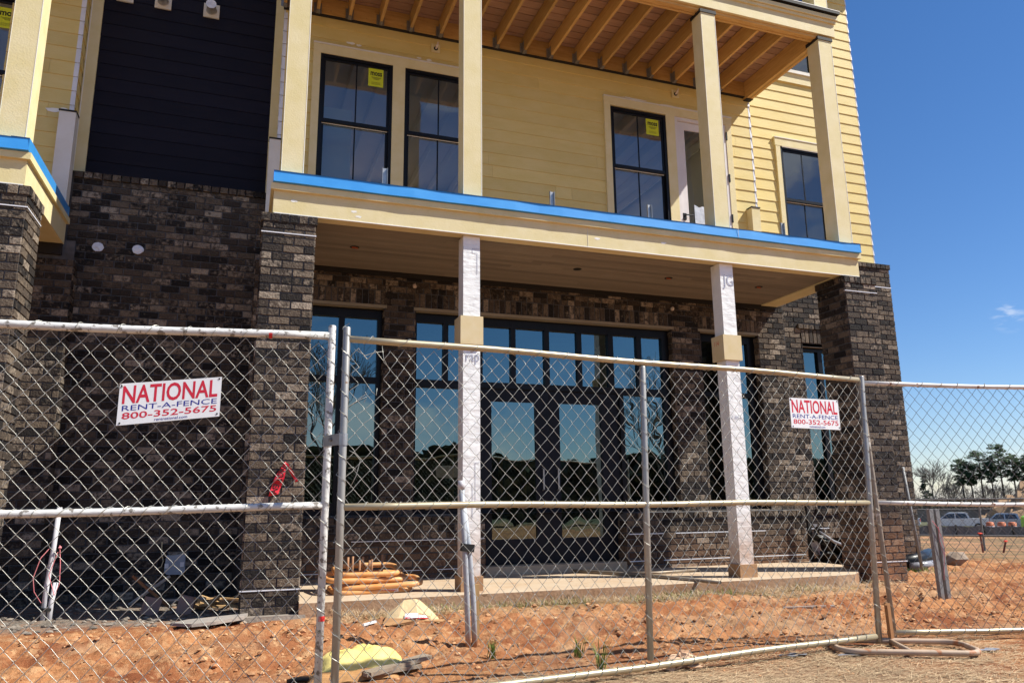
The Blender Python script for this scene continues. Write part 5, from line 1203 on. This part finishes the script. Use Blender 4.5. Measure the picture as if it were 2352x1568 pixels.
T = Thing('utility_box', 'light grey plastic utility box on the recessed brick wall', 'utility box', (-.605, 9.33, .38)); MAT['boxgrey'] = M('box_grey', (.36, .40, .46), (.32, .36, .42), rough=.5)
mb = MB(); mb.face([(-.70, 9.27, .47), (-.512, 9.27, .495), (-.50, 9.27, .30), (-.535, 9.27, .275), (-.68, 9.27, .278), (-.71, 9.27, .31)]); mb.box(-.70, -.51, 9.275, 9.385, .29, .475); T.part('box_body', mb, MAT['boxgrey'])
mb = MB(); mb.box(-.708, -.668, 9.262, 9.266, .345, .395); mb.box(-.555, -.515, 9.262, 9.266, .355, .405); T.part('label', mb, MAT['signwhite'])
mb = MB(); mb.tube([(-.76, 9.36, .62), (-.755, 9.34, .50), (-.73, 9.33, .42), (-.745, 9.33, .36), (-.80, 9.34, .33)], .006, 5); single('cable', mb, MAT['sleeve'], (-.76, 9.35, .4), 'thin yellow cable hanging from the recessed wall left of the grey box', 'cable')
mb = MB(); mb.obox((-.82, 9.10, .14), (.46, .03, .004), Matrix.Rotation(math.radians(-36), 3, 'Y')); mb.obox((-.82, 9.116, .14), (.46, .004, .03), Matrix.Rotation(math.radians(-36), 3, 'Y')); single('angle_iron', mb, MAT['steel'], (-.82, 9.1, 0), 'galvanised angle strip leaning against the recessed wall', 'metal strip')
mb = MB(); mb.obox((-.45, 9.0, .045), (.75, .05, .02), Matrix.Rotation(.02, 3, 'Z')); single('metal_channel', mb, MAT['steel'], (-.45, 9, 0), 'metal channel lying at the foot of the recessed wall', 'metal strip')
mb = MB(); mb.box(.02, .06, 8.78, 9.1, .05, .42); mb.box(-.02, .02, 8.9, 9.3, .05, .42); single('drain_panel', mb, MAT['gasket'], (0, 9, 0), 'dark panel standing in the corner behind the left pier', 'panel')

# black silt fabric and stake on the right of the porch ------------------------------
T = Thing('silt_fabric', 'black plastic silt fabric sagging from a post right of the sill wall', 'fabric', (7.75, 8.95, .1))
mb = MB(); mb.box(7.575, 7.625, 8.96, 9.0, .1, .95); T.part('post', mb, MAT['gasket'])
mb = MB(); rows = []
for k in range(9):
    v = k / 8
    rows.append([(7.60 + .72 * (i / 14), 8.95 - .055 * math.sin(i * .9 + k * .9) - .10 * v + .05 * math.sin(k * 1.9), (.66 - .36 * (i / 14) ** .7) * v + .10 * (1 - v) + .03 * math.sin(i * 1.3 + k * 1.4) * v) for i in range(15)])
mb.grid(rows); T.part('sheet', mb, MAT['plastic'])
mb = MB(); mb.tube([(7.62, 8.80, .56), (7.85, 8.80, .42), (8.1, 8.80, .33), (8.32, 8.8, .27)], [.012, .022, .026, .022], 6); T.part('rolled_hem', mb, MAT['grey_film'], smooth=True)
mb = MB(); rows = [[(7.62 + .03 * k + .04 * math.sin(i * 1.2 + k), 8.93 - .03 * math.sin(i + k * 2), .66 - .07 * i) for i in range(7)] for k in range(4)]; mb.grid(rows); T.part('clear_film', mb, MAT['grey_film'], smooth=True)
MAT['silt_blk'] = MAT['plastic']
T = Thing('plastic_roll', 'roll of black plastic lying behind the corner pier', 'plastic roll', (9.7, 9.2, 0))
mb = MB(); mb.tube([(8.9, 8.72, .10), (9.5, 8.9, .12), (10.1, 9.3, .12), (10.35, 9.55, .08)], [.09, .11, .12, .05], 12); T.part('sheet_roll', mb, MAT['plastic'], smooth=True)
mb = MB(); mb.tube([(9.0, 8.60, .06), (9.6, 8.8, .05), (10.2, 9.15, .04)], [.05, .06, .03], 8); T.part('loose_fold', mb, MAT['grey_film'], smooth=True)
mb = MB(); random.seed(31); mb.blob((10.2, 8.95, .10), .19, .5, .28, (1.1, .8, .8)); MAT['rock'] = M('rock', (.22, .165, .12), (.30, .24, .19), rough=.95, bump=1.2, bscale=12); single('rock', mb, MAT['rock'], (10.2, 8.95, 0), 'brown rock on the grey patch beyond the right fence panel', 'rock')

# ------------------------------------------------------------------ background (right)
MAT['farpost'] = M('far_fence_grey', (.20, .19, .185), rough=.6)
AF, BF = V((15.5, 21.2, 0)), V((24.5, 11.9, 0)); dF = (BF - AF).normalized(); F = Thing('site_fence', 'distant grey chain link site fence on the dry slope', 'fence', (19.7, 17, -.5))
def fz(p, z): return V((p.x, p.y, gh(p.x, p.y) * 0 - .50 + z))
LN = (BF - AF).length
for k in range(6):
    p = AF + dF * (k * 2.05 + .35); mb = MB(); mb.tube([fz(p, -.1), fz(p, 1.47)], .028, 6); F.part('post', mb, MAT['farpost'])
for z in (1.45, .43):
    mb = MB(); mb.tube([fz(AF, z), fz(BF, z)], .022, 6); F.part('rail', mb, MAT['farpost'])
mb = MB(); s = 0
while s < LN:
    for sg in (1, -1):
        a = AF + dF * s; b = AF + dF * min(LN, max(0, s + sg * 1.4)); mb.tube([fz(a, 0), fz(b, 1.4)], .0022, 3, caps=False)
    s += .11
F.part('chain_link_mesh', mb, MAT['farpost'])
MAT['silt'] = M('silt_fence_grey', (.075, .085, .095), (.13, .14, .15), rough=.5, nscale=.9, stretch=(3, 3, 1), bump=1, bscale=4)
F = Thing('silt_fence', 'low grey silt fence in front of the parked trucks', 'fence', (36.6, 31, -1)); a, b = V((33.5, 34.2, 0)), V((40.5, 26.8, 0)); rows = []
for z in (-1.1, -.78, -.50): rows.append([(a.x + (b.x - a.x) * i / 60 + .06 * math.sin(i * 2.1) * (z > -1), a.y + (b.y - a.y) * i / 60, z + .03 * math.sin(i * .9)) for i in range(61)])
mb = MB(); mb.grid(rows); F.part('fabric', mb, MAT['silt'], smooth=True)
for i in range(9):
    t = i / 8; p = a + (b - a) * t; mb = MB(); mb.box(p.x - .03, p.x + .03, p.y - .1, p.y - .04, -1.1, -.42); F.part('stake', mb, MAT['ink'])
MAT['stakered'] = M('survey_red', (.75, .06, .03), rough=.5); MAT['staked'] = M('stake_darkred', (.16, .05, .04), rough=.7)
for (x0, y0, z0, x1, y1, z1, l) in ((16.94, 14.04, -.32, 16.93, 14.05, .13, 'taller survey stake with orange ribbon beyond the site'), (17.19, 13.73, -.34, 17.25, 13.67, -.05, 'shorter survey stake with orange ribbon near the right edge')):
    T = Thing('survey_stake', l, 'survey stake', (x0, y0, z0), 'survey stakes with orange ribbon'); mb = MB(); mb.tube([(x0, y0, z0), (x1, y1, z1)], .022, 5); T.part('stake', mb, MAT['staked'])
    mb = MB(); mb.blob((x1, y1, z1 + .02), .04, .5, .3, (1.5, 1.2, .6)); T.part('ribbon', mb, MAT['stakered'])
mb = MB(); random.seed(44)
for _ in range(60):
    x, y = random.uniform(-7, 7), random.uniform(-5, 5); r = random.uniform(1.0, 2.2); hh = max(0, 1 - (abs(x) / 8) ** 1.5 - (abs(y) / 6) ** 1.5); mb.blob((92 + x, 66.5 + y, -2.4 + hh * 4.0), r, .5, .15)
single('dirt_pile', mb, M('spoil', (.42, .27, .15), (.34, .20, .11), rough=.95, bump=1, bscale=3), (92, 66.5, -2.4), 'tan spoil heap at the right edge of the horizon', 'dirt pile')

# vehicles, local axes: x = forward, y = left, z = up
MAT['paintw'] = M('paint_white', (.78, .79, .80), rough=.25, spec=.6, coat=.6); MAT['paints'] = M('paint_silver', (.45, .50, .56), rough=.3, metal=.4, coat=.6); MAT['paintg'] = M('paint_grey', (.30, .33, .37), rough=.35, coat=.4)
MAT['vglass'] = M('vehicle_glass', (.02, .03, .04), rough=.08, spec=.8); MAT['tyre'] = M('tyre', (.02, .02, .02), rough=.9); MAT['rim'] = M('rim', (.45, .45, .45), rough=.35, metal=.7)
def vehicle(kind, loc, rot, mat, label, cat='truck', group=None):
    T = Thing(kind, label, cat, loc, group); R_ = Matrix.Rotation(rot, 3, 'Z'); O = V(loc)
    tr = lambda p: O + R_ @ V(p)
    if kind == 'pickup_truck': prof = [(2.85, .45), (2.9, .75), (2.8, 1.08), (1.65, 1.20), (.95, 1.78), (.75, 1.86), (-.75, 1.86), (-1.0, 1.78), (-1.15, 1.22), (-2.85, 1.22), (-2.9, .55), (-2.8, .45)]; win = [((1.45, 1.22), (.92, 1.70), (.25, 1.74), (.25, 1.24)), ((.15, 1.24), (.15, 1.74), (-.78, 1.73), (-.98, 1.26))]
    else: prof = [(2.6, .4), (2.65, .8), (2.45, 1.15), (1.9, 1.35), (1.3, 2.1), (1.1, 2.2), (-2.6, 2.2), (-2.7, 1.9), (-2.7, .45)]; win = [((1.75, 1.38), (1.22, 2.0), (.6, 2.0), (.6, 1.38))]
    mb = MB(); W = .95
    for s in (1, -1):
        mb.face([tr((x, s * (W if z < 1.25 else W - .12), z)) for x, z in prof])
    for i in range(len(prof)):
        a, b = prof[i], prof[(i + 1) % len(prof)]; wa = W if a[1] < 1.25 else W - .12; wb = W if b[1] < 1.25 else W - .12
        mb.face([tr((a[0], wa, a[1])), tr((b[0], wb, b[1])), tr((b[0], -wb, b[1])), tr((a[0], -wa, a[1]))])
    T.part('body', mb, mat)
    mb = MB()
    for s in (1, -1):
        for q in win: mb.face([tr((x, s * (W - (z - 1.2) * .20 + .012) if z > 1.25 else s * (W + .006), z)) for x, z in q])
    mb.face([tr((x, y, z)) for x, y, z in ((1.62, .78, 1.24), (1.62, -.78, 1.24), (1.0, -.7, 1.76), (1.0, .7, 1.76))]); T.part('window', mb, MAT['vglass'])
    for x in (1.9, -1.85):
        for s in (1, -1):
            mb = MB(); mb.tube([tr((x, s * .78, .38)), tr((x, s * .99, .38))], .38, 16); wh = T.part('wheel', mb, MAT['tyre']); mb = MB(); mb.tube([tr((x, s * .99, .38)), tr((x, s * 1.0, .38))], .22, 12); T.part('rim', mb, MAT['rim'], parent=wh)
    for s in (1, -1):
        mb = MB(); c = tr((-2.89 if kind == 'pickup_truck' else -2.71, s * .85, 1.0)); mb.obox(c, (.05, .12, .3), R_); T.part('tail_light', mb, MAT['redpaint'])
ang = math.atan2(.76, -.65)   # facing left in the photograph
k_ = 97 / 75
vehicle('pickup_truck', (56.75 * k_, 49.0 * k_, -2.42), ang, MAT['paintw'], 'white crew cab pickup truck parked behind the silt fence', 'truck', 'trucks parked beyond the silt fence')
vehicle('pickup_truck', (78.5, 61.7, -2.55), ang, MAT['paints'], 'silver pickup truck mostly hidden behind the white one', 'truck', 'trucks parked beyond the silt fence')
vehicle('cargo_van', (79.2, 57.3, -2.45), ang, MAT['paintg'], 'grey boxy van right of the parked trucks', 'van')
vehicle('pickup_truck', (53.0 * k_ * 1.02, 52.3 * k_ * 1.02, -2.42), ang, MAT['paintw'], 'white pickup truck half hidden by the building corner', 'truck', 'trucks parked beyond the silt fence')
MAT['drum'] = M('drum_orange', (.55, .17, .07), (.46, .13, .06), rough=.6)
for i, (x, y, l) in enumerate(((46.57, 37.83, 'leftmost'), (46.95, 37.30, 'middle'), (47.33, 36.85, 'rightmost'))):
    T = Thing('traffic_drum', l + ' of the three orange and white traffic drums behind the silt fence', 'traffic drum', (x, y, -1.36), 'orange drums behind the silt fence'); mb = MB(); mb.tube([(x, y, -1.36), (x, y, -.62), (x, y, -.58)], [.29, .23, .12], 12); T.part('drum', mb, MAT['drum'], smooth=True)
    mb = MB(); mb.tube([(x, y, -.95), (x, y, -.85)], [.262, .254], 12, caps=False); T.part('band', mb, MAT['signwhite'])
mb = MB(); mb.blob((48.0, 36.5, -.42), .24, .5, .2, (1, 1, 1.1)); mb.tube([(48.0, 36.5, -1.4), (48.0, 36.5, -.5)], .22, 8); single('green_bin', mb, M('lime', (.25, .60, .08), rough=.5), (48, 36.5, -1.4), 'lime green topped bin at the right edge behind the drums', 'bin')
MAT['container'] = M('container_grey', (.20, .17, .145), rough=.7)
mb = MB(); mb.obox((90.5, 70.5, -1.3), (24, 2.5, 1.5), Matrix.Rotation(math.radians(-50), 3, 'Z')); mb.obox((90.5, 70.5, -.48), (24.3, 2.7, .12), Matrix.Rotation(math.radians(-50), 3, 'Z')); single('storage_container', mb, MAT['container'], (90.5, 70.5, -2.5), 'long low grey container row behind the trucks', 'container')

# ------------------------------------------------------------------ trees
MAT['bark'] = M('bark', (.13, .095, .07), (.09, .065, .05), rough=.95); MAT['barkg'] = M('bark_grey', (.22, .19, .165), (.16, .135, .12), rough=.95)
MAT['needle'] = M('pine_needles', (.030, .062, .022), (.052, .088, .03), rough=.7, attr=.4, nscale=.5); MAT['cedar'] = M('cedar_green', (.022, .04, .018), (.035, .052, .022), rough=.7, attr=.35)
MAT['brush'] = M('winter_brush', (.085, .062, .045), (.05, .045, .03), rough=.9, attr=.5)
def leaf(mb, c, r, n, sz):
    for _ in range(n):
        p = V((random.gauss(0, 1), random.gauss(0, 1), random.gauss(0, .75))).normalized() * r * random.random() ** .4; q = V(c) + V((p.x, p.y, p.z * .55))
        u = V((random.uniform(-1, 1), random.uniform(-1, 1), random.uniform(-.5, .5))).normalized() * sz; v = u.orthogonal().normalized() * sz * .6; a = random.random()
        mb.face([q - u, q + v, q + u, q - v], a)
def pine(loc, top, crown_h, rad, label):
    T = Thing('pine_tree', label, 'tree', loc, 'tall pines on the horizon'); x, y, z = loc; H = top - z
    mb = MB(); bend = random.uniform(-.4, .4); mb.tube([(x, y, z - .3), (x + bend * .4, y, z + H * .5), (x + bend, y, top - .5)], [.24, .17, .05], 7); T.part('trunk', mb, MAT['bark'])
    b = MB(); mb = MB()
    for k in range(58):
        t = (k + random.random()) / 58; zz = top - crown_h * t; prof = math.sin(min(1, t * .9 + .05) * math.pi) ** .7; rr = rad * (.10 + prof) * random.uniform(.15, 1.1); an = random.uniform(0, 6.28); e = V((x + bend + math.cos(an) * rr, y + math.sin(an) * rr, zz + rr * .10))
        b.tube([(x + bend * .9, y, zz - .3), e], [.06, .02], 4, caps=False); leaf(mb, e, rad * random.uniform(.2, .42), 42, .2)
    leaf(mb, (x + bend, y, top - .5), rad * .25, 50, .22); T.part('limb', b, MAT['bark']); T.part('crown', mb, MAT['needle'])
random.seed(51)
pine((152.6, 129.3, -3.2), 9.3, 5.6, 2.3, 'bushy pine standing left in the group on the horizon')
pine((154.9, 126.5, -3.2), 10.8, 5.8, 2.6, 'second pine from the left with a rounded crown')
pine((157.3, 123.4, -3.2), 12.2, 7.0, 2.4, 'tallest pine of the horizon group')
pine((158.7, 121.7, -3.2), 9.8, 5.4, 2.3, 'pine just right of the tallest one')
pine((160.0, 120.1, -3.2), 9.2, 5.2, 2.2, 'pine at the right edge of the picture')
pine((153.6, 127.9, -3.2), 7.9, 4.2, 1.7, 'small pine between the two left pines')
pine((156.2, 124.9, -3.2), 8.6, 4.4, 1.6, 'slim pine between the rounded crown and the tallest one')
pine((161.5, 118.6, -3.2), 10.2, 4.8, 2.6, 'pine beyond the right edge of the picture')
T = Thing('cedar_tree', 'dark pointed cedar close to the building corner', 'tree', (147.6, 134.9, -3.2), None); mb = MB(); mb.tube([(147.6, 134.9, -3.4), (147.6, 134.9, 6)], [.2, .03], 6); T.part('trunk', mb, MAT['bark']); mb = MB()
for k in range(70): t = random.random(); an = random.uniform(0, 6.28); rr = 2.3 * t * random.uniform(.3, 1); leaf(mb, (147.6 + math.cos(an) * rr, 134.9 + math.sin(an) * rr, 6.3 - 8.5 * t), .55, 22, .2)
T.part('crown', mb, MAT['cedar'])
def bare(loc, H, label, seed, spread=.42, depth=5, r0=None, group='bare winter trees', mat='barkg', minr=.004, nb=3):
    random.seed(seed); T = Thing('bare_tree', label, 'tree', loc, group); mb = MB(); tr_ = MB()
    def grow(p, d, L_, r, k):
        q = p; pts = [p]; dd = d
        for _ in range(3): dd = (dd + V((random.uniform(-.12, .12), random.uniform(-.12, .12), .05))).normalized(); q = q + dd * L_ / 3; pts.append(q)
        tgt = tr_ if k == depth else mb; tgt.tube(pts, [r, r * .9, r * .8, max(minr, r * .65)], 5 if k > 2 else 3, caps=False)
        if k == 0: return
        for i in range(nb + (k > 2)):
            a = random.uniform(0, 6.28); o = dd.orthogonal().normalized(); o2 = dd.cross(o); s = random.uniform(.25, spread * 1.7); nd = (dd + (o * math.cos(a) + o2 * math.sin(a)) * s).normalized()
            st = pts[random.choice((2, 3))] if i else pts[3]; grow(st, nd, L_ * random.uniform(.62, .82), max(minr, r * .58), k - 1)
    grow(V(loc), V((0, 0, 1)), H * .30, r0 or H * .014, depth); T.part('trunk', tr_, MAT[mat]); T.part('limb', mb, MAT[mat])
bare((148.6, 134.0, -3.2), 12.5, 'bare pale winter tree behind the dark cedar', 61, minr=.035)
bare((150.3, 131.7, -3.2), 8.0, 'bare winter tree between the cedar and the pines', 62, minr=.035)
bare((155.9, 125.2, -3.2), 8.6, 'bare winter tree between the two rounded pines', 63, minr=.03)
# distant wood as one mass, all round
random.seed(71); mb = MB()
for _ in range(900):
    t = random.random(); c = V((143 + 24 * t, 139 - 30 * t, 0)) * random.uniform(1.0, 1.18); hh = random.uniform(.2, 1) ** 1.3 * 3.9; r = random.uniform(.5, 1.2); leaf(mb, (c.x, c.y, -3.2 + hh), r, 14, .32)
for _ in range(700):
    t = random.random(); c = V((143 + 24 * t, 139 - 30 * t, 0)) * random.uniform(1.02, 1.15); H = random.uniform(2, 7.5); a = random.random(); mb.tube([(c.x, c.y, -3.2), (c.x + random.uniform(-.5, .5), c.y, -3.2 + H)], [.05, .02], 3, caps=False, a=a)
    for _ in range(4): z = -3.2 + H * random.uniform(.4, .9); mb.tube([(c.x, c.y, z), (c.x + random.uniform(-1.4, 1.4), c.y + random.uniform(-1.4, 1.4), z + random.uniform(.3, 1.5))], .022, 3, caps=False, a=a)
single('distant_wood', mb, MAT['brush'], (155, 124, -3), 'brown winter woodland along the foot of the pines', None, kind='stuff')
# wood behind the photographer, mirrored in the glazing
random.seed(72); mb = MB()
for _ in range(5200):
    x = random.uniform(-45, 95); y = -42 + random.uniform(-5, 5); top = 4.6 + 1.3 * noise.noise(V((x * .06, 0, 0))) + 1.0 * noise.noise(V((x * .3, 3, 0))); leaf(mb, (x, y, -.3 + (top + .3) * random.random() ** .8), random.uniform(.6, 1.3), 7, .6)
single('facing_wood', mb, M('far_wood_dark', (.11, .115, .06), (.075, .07, .045), rough=.9, attr=.4), (30, -42, -.3), 'winter wood across the road, seen mirrored in the windows', None, kind='stuff')
bare((3.4, -15.7, 0), 9.0, 'bare street tree across the way, mirrored in the left windows', 64, minr=.010, r0=.09, nb=3)
bare((20.5, -15.5, 0), 9.0, 'bare street tree across the way, mirrored in the right windows', 65, minr=.010, r0=.09, nb=3)

S.render.engine = 'CYCLES'
